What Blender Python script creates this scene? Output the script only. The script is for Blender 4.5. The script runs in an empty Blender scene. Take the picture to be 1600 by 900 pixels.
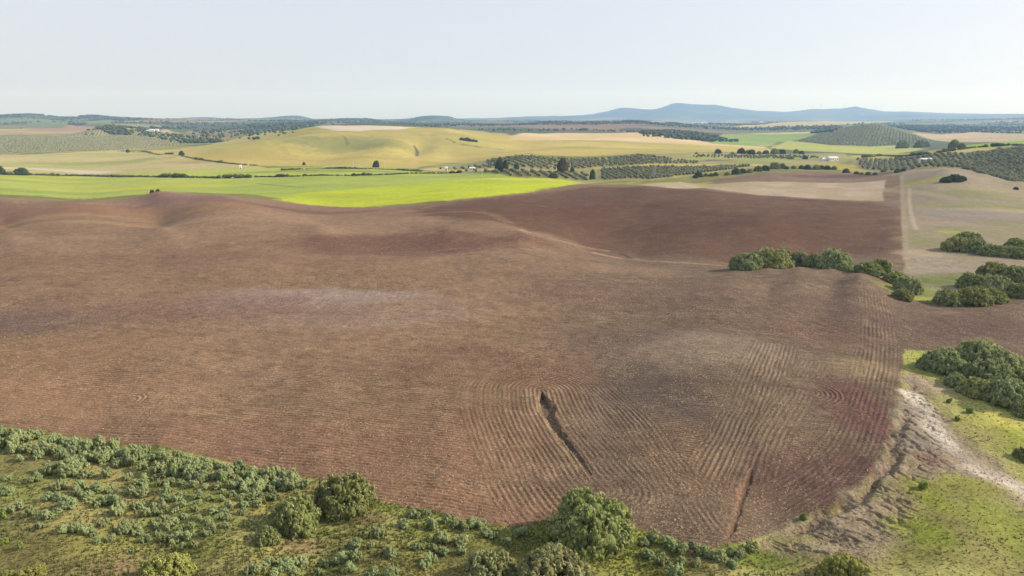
import bpy, math, random
import numpy as np
from mathutils import Vector
rng = np.random.default_rng(7)
random.seed(7)
SC = bpy.context.scene
COL = SC.collection
R = math.radians

# ------------------------------------------------------------------ camera
ZC, FPX = 45.0, 1067.0
PITCH = math.atan((450 - 183) / FPX)
SP, CP = math.sin(PITCH), math.cos(PITCH)
cam_d = bpy.data.cameras.new('camera'); cam = bpy.data.objects.new('camera', cam_d); COL.objects.link(cam)
cam.location = (0, 0, ZC); cam.rotation_euler = (math.pi / 2 - PITCH, 0, 0)
cam_d.sensor_width = 36; cam_d.lens = 36 * FPX / 1600; cam_d.clip_start = 0.5; cam_d.clip_end = 90000
SC.camera = cam

def ray_as(px, py):
    """photo position -> bearing a = x/y and gradient s = (z-ZC)/y of the line of sight"""
    u = (np.asarray(px, float) - 800) / FPX; v = (450 - np.asarray(py, float)) / FPX
    dy = CP + v * SP
    return u / dy, (-SP + v * CP) / dy

# ------------------------------------------------------------------ noise
def _hash(ix, iy, seed):
    h = (ix.astype(np.uint32) * np.uint32(374761393) + iy.astype(np.uint32) * np.uint32(668265263) + np.uint32((seed * 974634721) & 0xffffffff))
    h = (h ^ (h >> np.uint32(13))) * np.uint32(1274126177)
    return (h ^ (h >> np.uint32(16))).astype(np.float64) / 4294967295.0
def vnoise(x, y, seed=0):
    xf, yf = np.floor(x), np.floor(y)
    ix, iy = xf.astype(np.int64), yf.astype(np.int64)
    fx, fy = x - xf, y - yf
    fx = fx * fx * fx * (fx * (fx * 6 - 15) + 10); fy = fy * fy * fy * (fy * (fy * 6 - 15) + 10)
    a = _hash(ix, iy, seed); b = _hash(ix + 1, iy, seed); c = _hash(ix, iy + 1, seed); d = _hash(ix + 1, iy + 1, seed)
    return (a + (b - a) * fx + (c - a) * fy + (a - b - c + d) * fx * fy) * 2 - 1
def fbm(x, y, wl, octs=4, seed=0, gain=.5):
    s = 0; amp = 1; tot = 0
    for o in range(octs):
        ca, sa = math.cos(o * 1.3 + .4), math.sin(o * 1.3 + .4)
        s = s + amp * vnoise((x * ca - y * sa) / wl + 17.3 * o, (x * sa + y * ca) / wl - 9.1 * o, seed + o)
        tot += amp; amp *= gain; wl *= .5
    return s / tot
def sstep(a, b, x):
    t = np.clip((x - a) / (b - a), 0, 1); return t * t * (3 - 2 * t)
def lin(r, g, b):
    f = lambda c: (c / 255 / 12.92 if c <= 10 else ((c / 255 + .055) / 1.055) ** 2.4)
    return np.array([f(r), f(g), f(b)])

# ------------------------------------------------------------------ terrain: profiles (distance, row) by bearing
PROF = {
 -300: [(50,985),(60,893),(94,668),(127,552),(180,452),(224,402),(290,356),(340,340),(430,309),(480,311),(560,304),(700,285),(830,271),(1000,256),(1320,238),(1900,212),(2300,205),(3500,194),(5000,183),(6500,191),(9000,189.5),(14000,188.5),(22000,187)],
 0: [(35,1150),(50,985),(60,893),(94,668),(127,552),(180,452),(224,402),(285,357),(322,359),(355,346),(430,309),(480,311),(560,304),(700,285),(830,271),(1000,256),(1320,238),(1900,212),(2300,205),(3500,194),(5000,181.5),(6500,191),(9000,189.5),(14000,188.5),(22000,187)],
 130: [(5000,181),(3500,194),(430,312),(480,316)],
 250: [(35,1150),(60,893),(85,710),(127,552),(180,452),(224,402),(285,355),(318,357),(345,345),(380,324),(430,299),(500,304),(580,300),(700,284),(830,272),(1000,254),(1350,238),(1800,216),(2200,205),(3500,195),(5000,184.5),(6500,191),(9000,189.5),(14000,188.5)],
 350: [(430,305),(480,307),(1000,252),(1300,234),(1500,224),(2000,212),(2600,205),(5000,188),(9000,187),(14000,188)],
 500: [(35,1150),(60,893),(78,752),(111,600),(180,452),(224,402),(285,351),(312,352),(350,341),(410,327),(455,319),(520,304),(600,290),(720,273),(850,262),(1000,250),(1200,227),(1400,208),(1600,195.5),(1900,200),(3000,196),(6000,186),(9000,189.5),(14000,188.5),(22000,187)],
 600: [(1600,195),(1400,206),(1200,226),(850,262)],
 700: [(35,1150),(60,893),(76,765),(111,600),(180,452),(224,402),(285,351),(310,351),(330,343),(395,322),(440,312),(480,302),(600,284),(680,279),(800,269),(900,262),(1000,255),(1150,246),(1400,215),(1560,201),(1900,205),(3000,197),(6000,186),(9000,189.5),(14000,188.5)],
 820: [(35,1150),(60,893),(72,800),(111,600),(180,450),(215,405),(262,363),(290,361),(320,348),(400,322),(480,302),(560,288),(630,281),(660,276),(700,270),(760,262),(820,254),(880,247),(1100,238),(1400,223),(1700,208),(2100,211),(2600,201),(3300,194),(4200,195),(6000,190),(9000,186),(14000,184)],
 920: [(215,411),(240,400),(262,397),(300,378),(400,325),(500,296),(560,289),(620,288)],
 1000: [(35,1150),(60,893),(69,815),(111,600),(150,498),(180,448),(205,422),(232,412),(255,404),(275,394),(330,358),(400,325),(490,292),(530,293),(600,286),(640,278),(690,268),(740,261),(800,254),(870,247),(950,242),(1200,234),(1500,222),(1900,206),(2300,211),(2800,199),(3500,193),(4500,195),(6000,190),(9000,186.5)],
 1100: [(490,294),(540,296),(600,288),(670,276),(740,265),(800,257),(860,250)],
 1200: [(35,1150),(60,893),(66,850),(90,690),(111,600),(150,498),(180,450),(205,418),(225,421),(250,402),(300,362),(380,325),(440,309),(480,303),(530,292),(600,282),(680,268),(720,269),(780,262),(850,254),(950,246),(1200,240),(1500,232),(1900,221),(2300,212),(3000,204),(5000,195),(9000,186.5)],
 1150: [(206,420.5),(222,418.5)],
 1250: [(204,417.5),(222,419)],
 1345: [(190,428),(205,424)],
 1300: [(60,893),(180,450),(202,420),(218,421.5),(250,404),(300,364),(780,262),(860,254),(950,247),(1550,230),(1900,213),(2100,205),(2500,206),(3000,200)],
 1360: [(1600,229),(1850,212),(2200,193.5),(2700,202)],
 1400: [(35,1150),(60,893),(66,850),(90,690),(111,600),(150,500),(180,455),(200,436),(230,410),(260,385),(320,350),(400,318),(480,292),(560,276),(620,271),(660,267),(720,261),(780,255),(840,249),(950,245),(1300,238),(1700,225),(2000,209),(2200,200),(2600,204),(3200,200),(5000,192),(9000,186.5)],
 1480: [(440,292),(520,264),(575,267),(640,258),(700,248),(760,240),(860,233),(1700,224),(2000,218),(2300,212)],
 1540: [(470,283),(520,272),(570,276)],
 1600: [(35,1150),(60,893),(66,850),(100,650),(111,605),(150,505),(165,472),(180,455),(207,425),(240,398),(280,372),(340,340),(400,314),(460,292),(490,284),(530,290),(570,286),(610,272),(650,260),(690,248),(730,239),(770,232),(850,222),(1000,224),(1500,223),(2000,213),(2600,206),(5000,190),(9000,183)],
 2000: [(35,1150),(60,893),(100,650),(150,505),(207,425),(280,372),(400,314),(490,288),(600,280),(690,252),(850,222),(1100,224),(2600,206),(9000,184),(22000,184.5)],
}
# the far mountain and the long low ridges at the horizon
RIDGE = [(60,5000,180),(115,5000,184),(155,5000,181),(200,5000,182.5),(290,5500,188),(0,5600,184),(100,9000,189),(310,9500,185.5),(350,9500,187.5),(390,9500,187),(430,8500,184),(465,8500,184),(490,8500,188.5),(495,6500,189.5),(520,6500,186.5),(545,6500,184.5),(580,6500,186),(610,6500,189),(635,8000,185),(655,7500,183.5),(690,8000,185),(730,8000,188),(770,9000,186.5),(820,9000,188),(500,14000,188),(700,14000,187),(800,13500,186),(880,14000,183),(925,14000,180.5),(950,14000,175),(973,14000,170.5),(1000,14000,173),(1030,14000,171),(1055,14000,163),(1075,14000,162),(1100,14000,165),(1118,14000,165),(1150,14000,169),(1200,14000,176),(1225,14000,178),(1270,14500,172.5),(1310,14500,173.5),(1325,13000,174),(1339,13000,170),(1352,13000,173),(1385,14000,176),(1430,14000,176.5),(1500,16000,177),(1600,16000,178),
 (900,11500,186),(1000,11500,185.5),(1100,11500,186),(1200,11500,186),(1350,11000,186),(1500,11500,184),(950,17500,183.5),(1075,17500,181),(1200,18000,182),(1400,19000,182),(1600,20000,180),(1075,22500,183),(1600,22500,182)]
cps = [(p, d, q) for p, l in PROF.items() for d, q in l] + RIDGE
cps = np.array(cps, float)
ca, cs = ray_as(cps[:, 0], cps[:, 2])
cy = np.log(cps[:, 1])
K = 4.0
def tps_fit(px, py, v, lam=2e-4):
    n = len(px)
    r2 = (px[:, None] - px[None]) ** 2 + (py[:, None] - py[None]) ** 2
    A = np.zeros((n + 3, n + 3)); A[:n, :n] = .5 * r2 * np.log(r2 + 1e-12) + lam * np.eye(n)
    A[:n, n] = 1; A[:n, n + 1] = px; A[:n, n + 2] = py; A[n:, :n] = A[:n, n:].T
    return np.linalg.solve(A, np.concatenate([v, np.zeros(3)]))
# the distance in a straight plane at z=0 is taken out first: what is interpolated is the height over distance
W = tps_fit(ca * K, cy, cs + ZC / np.exp(cy), 2e-4)
LT, LR = 260, 420
TH_MAX = R(50)
tht = np.linspace(-TH_MAX, TH_MAX, LT); rho = np.linspace(math.log(20), math.log(26000), LR)
def lattice():
    T, Q = np.meshgrid(tht, rho, indexing='ij')
    yy = np.exp(Q) * np.cos(T); aa = np.clip(np.tan(T), -1.05, 1.05)
    gx, gy = (aa * K).ravel(), np.log(yy).ravel()
    out = np.zeros(gx.size)
    px, py = ca * K, cy
    for i in range(0, gx.size, 20000):
        r2 = (gx[i:i + 20000, None] - px) ** 2 + (gy[i:i + 20000, None] - py) ** 2
        out[i:i + 20000] = (.5 * r2 * np.log(r2 + 1e-12)) @ W[:-3]
    out += W[-3] + W[-2] * gx + W[-1] * gy
    z = out * np.exp(gy)
    return z.reshape(LT, LR)
LATZ = lattice()
def _cr(t):
    return (-.5 * t ** 3 + t * t - .5 * t, 1.5 * t ** 3 - 2.5 * t * t + 1, -1.5 * t ** 3 + 2 * t * t + .5 * t, .5 * t ** 3 - .5 * t * t)
def lat_sample(x, y):
    r = np.hypot(x, y); th = np.arctan2(x, y)
    tcl = np.clip(th, -TH_MAX, TH_MAX)
    fi = np.clip((tcl + TH_MAX) / (2 * TH_MAX) * (LT - 1), 0, LT - 1.001)
    fj = np.clip((np.log(np.maximum(r, 1)) - rho[0]) / (rho[-1] - rho[0]) * (LR - 1), 0, LR - 1.001)
    i, j = fi.astype(int), fj.astype(int); wi, wj = _cr(fi - i), _cr(fj - j)
    out = 0
    for a in range(4):
        ii = np.clip(i + a - 1, 0, LT - 1)
        row = 0
        for b in range(4):
            row = row + wj[b] * LATZ[ii, np.clip(j + b - 1, 0, LR - 1)]
        out = out + wi[a] * row
    return out * (1 - .7 * sstep(R(60), math.pi, np.abs(th)))

def ground_at(px, py, zf=None, y0=30., y1=20000.):
    """where the line of sight through a place in the photo first meets the land"""
    a, s = ray_as(px, py); a = np.atleast_1d(a); s = np.atleast_1d(s)
    zf = zf or height
    ys = np.exp(np.linspace(math.log(y0), math.log(y1), 1500))
    res = []
    for A_, S_ in zip(a, s):
        d = ZC + S_ * ys - zf(A_ * ys, ys)
        k = np.argmax(d < 0)
        if d[k] >= 0: k = len(ys) - 1
        k = max(k, 1)
        t = d[k - 1] / (d[k - 1] - d[k] + 1e-9)
        yv = ys[k - 1] + (ys[k] - ys[k - 1]) * np.clip(t, 0, 1)
        res.append((A_ * yv, yv))
    return np.array(res)

# broad folds: (col, row, half-width across m, half-depth m, height m)
FOLDS_PX = [(450,232,110,130,14.0),(548,232,80,100,-13.0),(606,234,60,110,11.0),(700,226,85,130,13.0),(650,236,26,120,-9.0),(330,243,90,90,8.0),(790,228,80,130,-8.0),(560,205,160,70,3.5),
 (900,222,120,80,3.0),(1010,230,140,70,-2.5),(300,330,30,25,2.0),(120,335,45,20,-1.2),(480,420,45,18,1.3),(620,385,40,14,-1.5),(1150,470,20,14,1.2),
 (1080,540,16,10,1.1),(1000,610,9,14,-.7),(1310,560,8,8,.8),(1180,760,6,10,-.8),(900,360,40,25,-1.2),(1200,350,40,25,1.5),(700,470,25,14,1.0),(300,560,25,12,.8)]
FOLDS = []
for (p, q, sx, sy, hh) in FOLDS_PX:
    g = ground_at(p, q, lat_sample)[0]; FOLDS.append((g[0], g[1], sx, sy, hh))
def height(x, y):
    z = lat_sample(x, y)
    for (gx, gy, sx, sy, hh) in FOLDS:
        z = z + hh * np.exp(-((x - gx) / sx) ** 2 - ((y - gy) / sy) ** 2)
    return z
def G(px, py): return ground_at(px, py)[0]
def GP(pts):
    """photo outline -> outline on the ground; a third value gives the distance where the land hides it"""
    out = []
    for p in pts:
        if len(p) == 3:
            a, _ = ray_as(p[0], p[1]); out.append((float(a) * p[2], p[2]))
        else:
            out.append(tuple(G(p[0], p[1])))
    return np.array(out)

# ------------------------------------------------------------------ the grid
th_f = np.linspace(R(-41), R(41), 1160)
th_c = np.concatenate([R(41) + np.array([.3, .8, 1.6, 3, 5, 8, 12, 17, 24, 34, 46, 60, 78, 98, 118]) * math.pi / 180])
TH = np.concatenate([-th_c[::-1], th_f, th_c])
rr = [14.]
while rr[-1] < 25500:
    r = rr[-1]
    rr.append(r + max(.10 if r > 45 else .8, min(r * r * .72 / (683 * ZC), r * .0105)))
RR = np.array(rr); NT, NR = len(TH), len(RR)
TT, QQ = np.meshgrid(TH, RR, indexing='ij')
X = (QQ * np.sin(TT)).ravel(); Y = (QQ * np.cos(TT)).ravel(); RAD = QQ.ravel()
Z = height(X, Y)
SPX = RAD * (TH[len(TH) // 2 + 1] - TH[len(TH) // 2])
N = X.size
FRONT = (np.abs(TT.ravel()) < R(48))
print('grid', NT, NR, N)

# single hills far off: (col, distance, row of the top, half-width in columns, half-depth m, wooded)
HILLS = [(1057,13900,160.6,13,600,0),(974,13900,168.6,9,500,0),(1112,13900,163.6,12,600,0),(1340,13000,168.4,9,500,0),(1310,13600,172,14,500,0),(0,4800,180,60,500,1),(62,5000,178.6,45,500,0),(150,5200,180.5,45,500,1),(205,5000,183,50,450,1),(285,7500,184.8,30,700,0),(320,7500,185,25,600,0),(440,8500,184.4,40,900,1),(470,9000,182.2,16,600,1),(540,5500,183.6,32,450,1),(578,5600,184.2,18,350,1),
 (655,6500,183.2,20,500,1),(682,8000,181.8,26,700,1),(706,8200,184,14,600,0),(770,9000,185.2,30,800,0),(812,10000,184.2,40,900,0),(860,3600,189.6,32,300,1),(920,3800,191,30,300,1),(985,3700,189,28,300,1),(1045,3900,190.6,34,300,1),(1120,4600,193,40,300,1),
 (40,3500,190,45,260,0),(120,3300,192,40,240,0),(200,3400,193,45,240,0),(455,3000,191.2,45,280,1),(400,3300,193.5,30,240,1),(330,3200,195,40,240,0),(168,2100,198,28,110,1),(240,2300,202,34,140,0),(1480,3600,196,60,300,1),(1560,4500,191,50,400,0),(1420,5000,189,50,400,0),(1250,5200,190,60,400,0),(760,4200,193,50,350,1),(1040,2350,205,40,160,1)]
HB = []
for (p_, d_, q_, wp_, dd_, f_) in HILLS:
    a_, s_ = ray_as(p_, q_); gx_, gy_ = float(a_) * d_, d_; wm_ = wp_ / FPX * d_
    m_ = np.nonzero((np.abs(X - gx_) < 3 * wm_) & (np.abs(Y - gy_) < 3 * dd_))[0]
    k_ = m_[np.argmin((X[m_] - gx_) ** 2 + (Y[m_] - gy_) ** 2)]
    am_ = max(ZC + float(s_) * d_ - Z[k_], 2.)
    rr_ = np.sqrt(((X[m_] - gx_) / wm_) ** 2 + ((Y[m_] - gy_) / dd_) ** 2) * (1 + .25 * vnoise(X[m_] / (wm_ * .7), Y[m_] / (dd_ * .7), 77))
    Z[m_] += am_ * np.exp(-rr_ ** 2); HB.append((m_, np.exp(-rr_ ** 2), f_, gx_, gy_, wm_, dd_))
# far relief
far = sstep(2200, 5000, RAD) * (1 - .7 * sstep(9000, 13000, RAD))
Z = Z + far * ((fbm(X, Y, 1100, 5, 3) - .22) * .0048 * np.minimum(RAD, 6000) * (1 - .7 * sstep(5500, 8500, RAD))) + sstep(11000, 13000, RAD) * (1 - sstep(15500, 18000, RAD)) * ((1 - 2 * np.abs(fbm(X, Y, 1900, 5, 8))) * 55 - 20)
Z = Z + sstep(300, 900, RAD) * (1 - sstep(2000, 4000, RAD)) * fbm(X, Y, 260, 3, 5) * 1.6

# ------------------------------------------------------------------ polygons and lines on the ground
def poly_sd(poly, x, y):
    """signed distance, positive inside"""
    d2 = np.full(x.shape, 1e30); ins = np.zeros(x.shape, bool)
    n = len(poly)
    for i in range(n):
        ax, ay = poly[i]; bx, by = poly[(i + 1) % n]
        ex, ey = bx - ax, by - ay
        t = np.clip(((x - ax) * ex + (y - ay) * ey) / (ex * ex + ey * ey + 1e-12), 0, 1)
        d2 = np.minimum(d2, (x - ax - t * ex) ** 2 + (y - ay - t * ey) ** 2)
        c = (ay > y) != (by > y)
        ins ^= c & (x < (bx - ax) * (y - ay) / (by - ay + 1e-30) + ax)
    return np.where(ins, 1, -1) * np.sqrt(d2)
def smooth_line(pts, n=8):
    pts = np.asarray(pts, float); P = np.vstack([2 * pts[0] - pts[1], pts, 2 * pts[-1] - pts[-2]])
    out = []
    for i in range(1, len(P) - 2):
        for k in range(n):
            w = _cr(k / n); out.append(sum(w[j] * P[i - 1 + j] for j in range(4)))
    out.append(pts[-1]); return np.array(out)
def line_sd(line, x, y):
    """distance (left of the line negative), share of the way along"""
    d2 = np.full(x.shape, 1e30); sg = np.zeros(x.shape); al = np.zeros(x.shape)
    L = np.concatenate([[0], np.cumsum(np.hypot(*np.diff(line, axis=0).T))])
    for i in range(len(line) - 1):
        ax, ay = line[i]; bx, by = line[i + 1]; ex, ey = bx - ax, by - ay
        l2 = ex * ex + ey * ey + 1e-12
        t = np.clip(((x - ax) * ex + (y - ay) * ey) / l2, 0, 1)
        dd = (x - ax - t * ex) ** 2 + (y - ay - t * ey) ** 2
        m = dd < d2
        d2 = np.where(m, dd, d2); sg = np.where(m, np.sign((x - ax) * ey - (y - ay) * ex), sg); al = np.where(m, L[i] + t * math.sqrt(l2), al)
    return np.sqrt(d2) * np.where(sg == 0, 1, sg), al / L[-1]
def near_idx(pts, pad):
    lo, hi = np.min(pts, 0) - pad, np.max(pts, 0) + pad
    return np.nonzero(FRONT & (X > lo[0]) & (X < hi[0]) & (Y > lo[1]) & (Y < hi[1]))[0]
# ------------------------------------------------------------------ what grows where
KA = .64
def A(r, g, b, k=1.0): return lin(r, g, b) * KA * k
CO = np.zeros((N, 3)); FUR = np.zeros(N); FAMP = np.zeros(N); SPK = np.zeros(N); GRS = np.zeros(N); ZONE = np.zeros(N, np.int8)
ZN = ['grassland', 'ploughed_field', 'eroded_ground', 'pasture_hill', 'stubble_field', 'rape_field', 'young_crop_field', 'wheat_field', 'fallow_field', 'grove_ground', 'far_hills', 'dirt_track', 'far_plain']
ZI = {n: i for i, n in enumerate(ZN)}
n1 = fbm(X, Y, 45, 4, 11); n2 = fbm(X, Y, 9, 4, 21); n3 = fbm(X, Y, 2.2, 3, 31); n4 = fbm(X, Y, 220, 4, 41)
WX = fbm(X, Y, 6, 3, 51); WY = fbm(X, Y, 30, 3, 61)

def mix(i, w, c):
    CO[i] = CO[i] * (1 - w[:, None]) + c * w[:, None]
def paint(poly, col, zone=None, soft=0., warp=0., col2=None, wl=60, sharp=.5, spk=None, grs=None, pad=None, alpha=1., stretch=1., seed=0, bias=0.):
    pad = pad or (soft * 2 + warp * 2 + 5)
    i = near_idx(poly, pad)
    if not len(i): return i
    sd = poly_sd(poly, X[i], Y[i])
    if warp: sd = sd + warp * WX[i]
    s = np.maximum(soft, SPX[i] * .7)
    w = sstep(-s, s, sd) * alpha
    c = np.asarray(col)[None]
    if col2 is not None:
        q = fbm(X[i] / stretch, Y[i], wl, 4, 70 + seed)
        t = sstep(-sharp, sharp, q + bias)[:, None]
        c = c * (1 - t) + np.asarray(col2)[None] * t
    mix(i, w, c)
    for arr, v in ((SPK, spk), (GRS, grs)):
        if v is not None: arr[i] = arr[i] * (1 - w) + v * w
    if alpha == 1: FAMP[i] *= (1 - w)
    if zone is not None: ZONE[i[w > .5]] = ZI[zone]
    return i
BZ = None
def blotch(px, py, rx, ry, col, alpha=.7, warp=.5, spk=None):
    """a patch of other soil, growth or tone: centre in the photo, half-sizes in metres"""
    g = G(px, py)
    i = np.nonzero(FRONT & (np.abs(X - g[0]) < rx * 2.2) & (np.abs(Y - g[1]) < ry * 2.2))[0]
    d = np.sqrt(((X[i] - g[0]) / rx) ** 2 + ((Y[i] - g[1]) / ry) ** 2)
    if BZ: i, d = i[np.isin(ZONE[i], BZ)], d[np.isin(ZONE[i], BZ)]
    w = np.clip(1 - sstep(.35, 1.3, d + warp * (n1[i] * .6 + n2[i] * .7)), 0, 1) * alpha
    mix(i, w, np.asarray(col)[None])
    if spk is not None: SPK[i] = SPK[i] * (1 - w) + spk * w
def track(pts, width, col, zone=None, warp=0., alpha=1., soft=None, dep=0., grs=None, closed=False):
    line = smooth_line(pts, 6)
    i = near_idx(line, width * 3 + 3)
    if not len(i): return
    d, al = line_sd(line, X[i], Y[i])
    d = np.abs(d) + warp * (n2[i] + .6 * n3[i])
    s = soft if soft is not None else width * .5
    s = np.maximum(s, SPX[i] * .7)
    ww = np.maximum(width, 0)
    w = (1 - sstep(ww - s, ww + s, d)) * alpha * sstep(0, .04, al) * (1 - sstep(.97, 1, al) * .8)
    mix(i, w, np.asarray(col)[None])
    if dep: Z[i] -= dep * w
    if grs is not None: GRS[i] = GRS[i] * (1 - w) + grs * w
    FAMP[i] *= (1 - np.clip(w, 0, 1))
    if zone is not None: ZONE[i[w > .5]] = ZI[zone]

# ---- base: grassland near, a patchwork of fields far away
t = sstep(-.35, .35, n2 + .5 * n1)[:, None]
CO[:] = A(128, 130, 70) * (1 - t) + A(146, 140, 82) * t
GRS[:] = 1
ff = np.nonzero(RAD > 1000)[0]
cell = 520.
cx, cyy = X[ff] / (cell * 1.5) + .35 * vnoise(X[ff] / 400, Y[ff] / 400, 5), Y[ff] / cell + .35 * vnoise(X[ff] / 400, Y[ff] / 400, 6)
bi, bd, b2 = np.zeros(len(ff)), np.full(len(ff), 9e9), np.full(len(ff), 9e9)
for ox in (-1, 0, 1):
    for oy in (-1, 0, 1):
        ix, iy = np.floor(cx) + ox, np.floor(cyy) + oy
        hx, hy, hv = _hash(ix.astype(np.int64), iy.astype(np.int64), 1), _hash(ix.astype(np.int64), iy.astype(np.int64), 2), _hash(ix.astype(np.int64), iy.astype(np.int64), 3)
        d = (ix + .15 + .7 * hx - cx) ** 2 + (iy + .15 + .7 * hy - cyy) ** 2
        m = d < bd
        b2 = np.where(m, bd, np.minimum(b2, d)); bi = np.where(m, hv, bi); bd = np.where(m, d, bd)
PAL = np.array([A(112, 122, 82), A(96, 108, 76), A(140, 140, 92), A(170, 156, 112), A(92, 104, 74), A(128, 142, 82), A(150, 128, 104), A(84, 98, 70), A(108, 118, 84), A(120, 128, 88)])
pc = PAL[np.clip((bi * len(PAL)).astype(int), 0, len(PAL) - 1)]
edge = 1 - sstep(0.0, .10, np.sqrt(b2) - np.sqrt(bd))
wood = sstep(.10, .2, fbm(X[ff], Y[ff] * 1.3, 900, 5, 91))[:, None] * .85
pc = pc * (1 - .35 * edge[:, None])
pc = pc * (1 - wood) + A(92, 104, 76) * wood
w = sstep(1000, 1300, RAD[ff])[:, None]
CO[ff] = CO[ff] * (1 - w) + pc * w
ZONE[ff] = ZI['far_plain']
mtn = np.nonzero(RAD > 10500)[0]
w = (sstep(10500, 12500, RAD[mtn]) * .8)[:, None]
CO[mtn] = CO[mtn] * (1 - w) + A(38, 48, 46) * (1 + .6 * sstep(-.2, .4, fbm(X[mtn], Y[mtn], 900, 4, 93))[:, None]) * w
for (m_, g_, f_, *_) in HB:
    if f_:
        w_ = (sstep(.2, .55, g_ + .2 * fbm(X[m_], Y[m_], 180, 3, 95)) * .9)[:, None]; CO[m_] = CO[m_] * (1 - w_) + A(80, 94, 66) * w_
ZONE[RAD > 4200] = ZI['far_hills']

# ---- middle distance, far to near
FAR = lambda pts: GP(pts)
paint(FAR([(-60,213),(60,211),(150,208),(190,203),(110,199),(-60,201)]), A(196,180,118), 'wheat_field', 6, 8, A(176,158,120), 150)
paint(FAR([(40,204),(130,203),(190,197),(60,196)]), A(176,146,118), 'fallow_field', 6, 8)
paint(FAR([(120,196),(180,190),(170,184),(110,186)]), A(136,146,92), 'young_crop_field', 8, 10)
paint(FAR([(40,200),(100,200),(110,186),(40,188)]), A(128,138,92), 'young_crop_field', 8, 10)
paint(FAR([(220,198),(150,200),(170,194),(290,196)]), A(160,160,104), 'wheat_field', 6, 8)
paint(FAR([(-80,246),(60,238),(150,237),(240,230),(320,224),(380,222),(340,212),(270,206),(160,208),(0,212),(-80,213)]), A(160,156,108), 'grove_ground', 5, 6, A(176,168,118), 60)
paint(FAR([(250,213),(270,208),(262,203),(252,204)]), A(206,176,138), 'eroded_ground', 4, 6)
paint(FAR([(160,205),(175,203),(170,198),(160,199)]), A(200,176,140), 'eroded_ground', 4, 6)
paint(FAR([(280,212),(380,222),(420,215),(470,206),(380,203),(300,203)]), A(160,146,104), 'grassland', 5, 10, A(116,124,76), 50)
paint(FAR([(-100,274),(0,270),(160,272),(300,267),(420,262),(400,258),(380,254),(300,246),(240,241),(200,234),(100,238),(-100,246)]), A(180,178,106), 'young_crop_field', 4, 4, A(202,188,134), 130, .45, stretch=2.5)
blotch(130, 256, 160, 45, A(156,166,84), .8)
blotch(60, 243, 160, 30, A(202,188,138), .7)
blotch(310, 252, 70, 40, A(178,154,106), .85)
track(GP([(-60,262.5),(20,263),(60,264),(100,266),(170,269)]), 16, A(220,206,186), 'fallow_field', 9, .9)
paint(FAR([(180,236),(260,240),(300,246),(320,238),(330,227),(240,228)]), A(150,154,90), 'young_crop_field', 4, 4, A(176,160,104), 80)
# the wheat hill
wh = FAR([(190,235),(230,238),(285,242),(330,251),(380,258),(480,259),(590,263),(650,263),(660,259),(700,254),(780,248),(900,245),(1040,241),(1120,238),(1200,240),(1215,236),(1190,228),(1100,222),(1050,214),(1000,208.5),(900,208),(855,208.5),(800,212),(760,206),(720,202),(670,198.5),(600,196.5),(540,195.7),(490,197.5),(440,203),(400,210),(330,225),(280,232)])
paint(wh, A(202,184,106), 'wheat_field', 3, 2, A(178,170,94), 170, .5, grs=.5)
for (p, q, rx, ry, c, al) in [(540,226,120,80,(146,148,88),.9),(420,212,140,90,(176,170,110),.7),(480,222,50,30,(160,158,100),.6),(700,222,150,90,(176,168,100),.6),(640,205,120,60,(178,170,106),.6),(560,245,130,25,(184,164,86),.6),(720,212,70,50,(156,158,98),.7),
  (360,245,120,40,(196,170,92),.6),(900,225,160,60,(212,194,112),.7),(860,236,200,40,(208,186,104),.6),(1080,232,130,50,(204,192,116),.6)]:
    blotch(p, q, rx, ry, A(*c), al)  # darker olive and paler yellow tones over the hill
paint(FAR([(800,211.5),(855,208.5),(900,208),(1000,208.5),(1050,214),(1110,222.5),(1190,228.5),(1200,231),(1060,224),(950,219),(860,219),(800,218)]), A(228,204,160), 'fallow_field', 12, 14, A(218,194,142), 120, .5, grs=.3)
paint(FAR([(490,197.8),(540,195.8),(600,196.2),(655,198),(620,202.5),(560,206),(525,205)]), A(222,206,184), 'fallow_field', 6, 5, grs=.2)
track(GP([(470,206),(540,209),(600,215),(640,224),(652,232)]), 7, A(204,182,108), None, 3, .6, 6)
track(GP([(646,226),(651,236),(651,243)]), 2.2, A(96,100,62), None, 1.5, .9, 2, .8)
track(GP([(650,243),(652,249),(645,254),(640,258)]), 5, A(208,176,118), None, 2, .7)
track(GP([(695,215),(710,222),(730,227),(760,231),(790,234)]), 2.4, A(104,102,58), None, 1.2, .8, 2)
track(GP([(538,213),(541,220),(543,227)]), 1.8, A(110,112,66), None, 1.5, .7, 1.5)
track(GP([(820,239),(835,241),(845,241)]), 2.5, A(130,110,60), None, 1.2, .8, 2)
for k in range(9):      # faint tramlines along the contours
    q = 210 + k * 4.6
    track(GP([(400 + 6 * k, q + 8), (470, q + 4 + k * .5), (540, q + 2 + k), (600, q + 4 + k), (640, q + 9)]), 1.0, A(136,136,74), None, 0, .5, 1.2)
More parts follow.
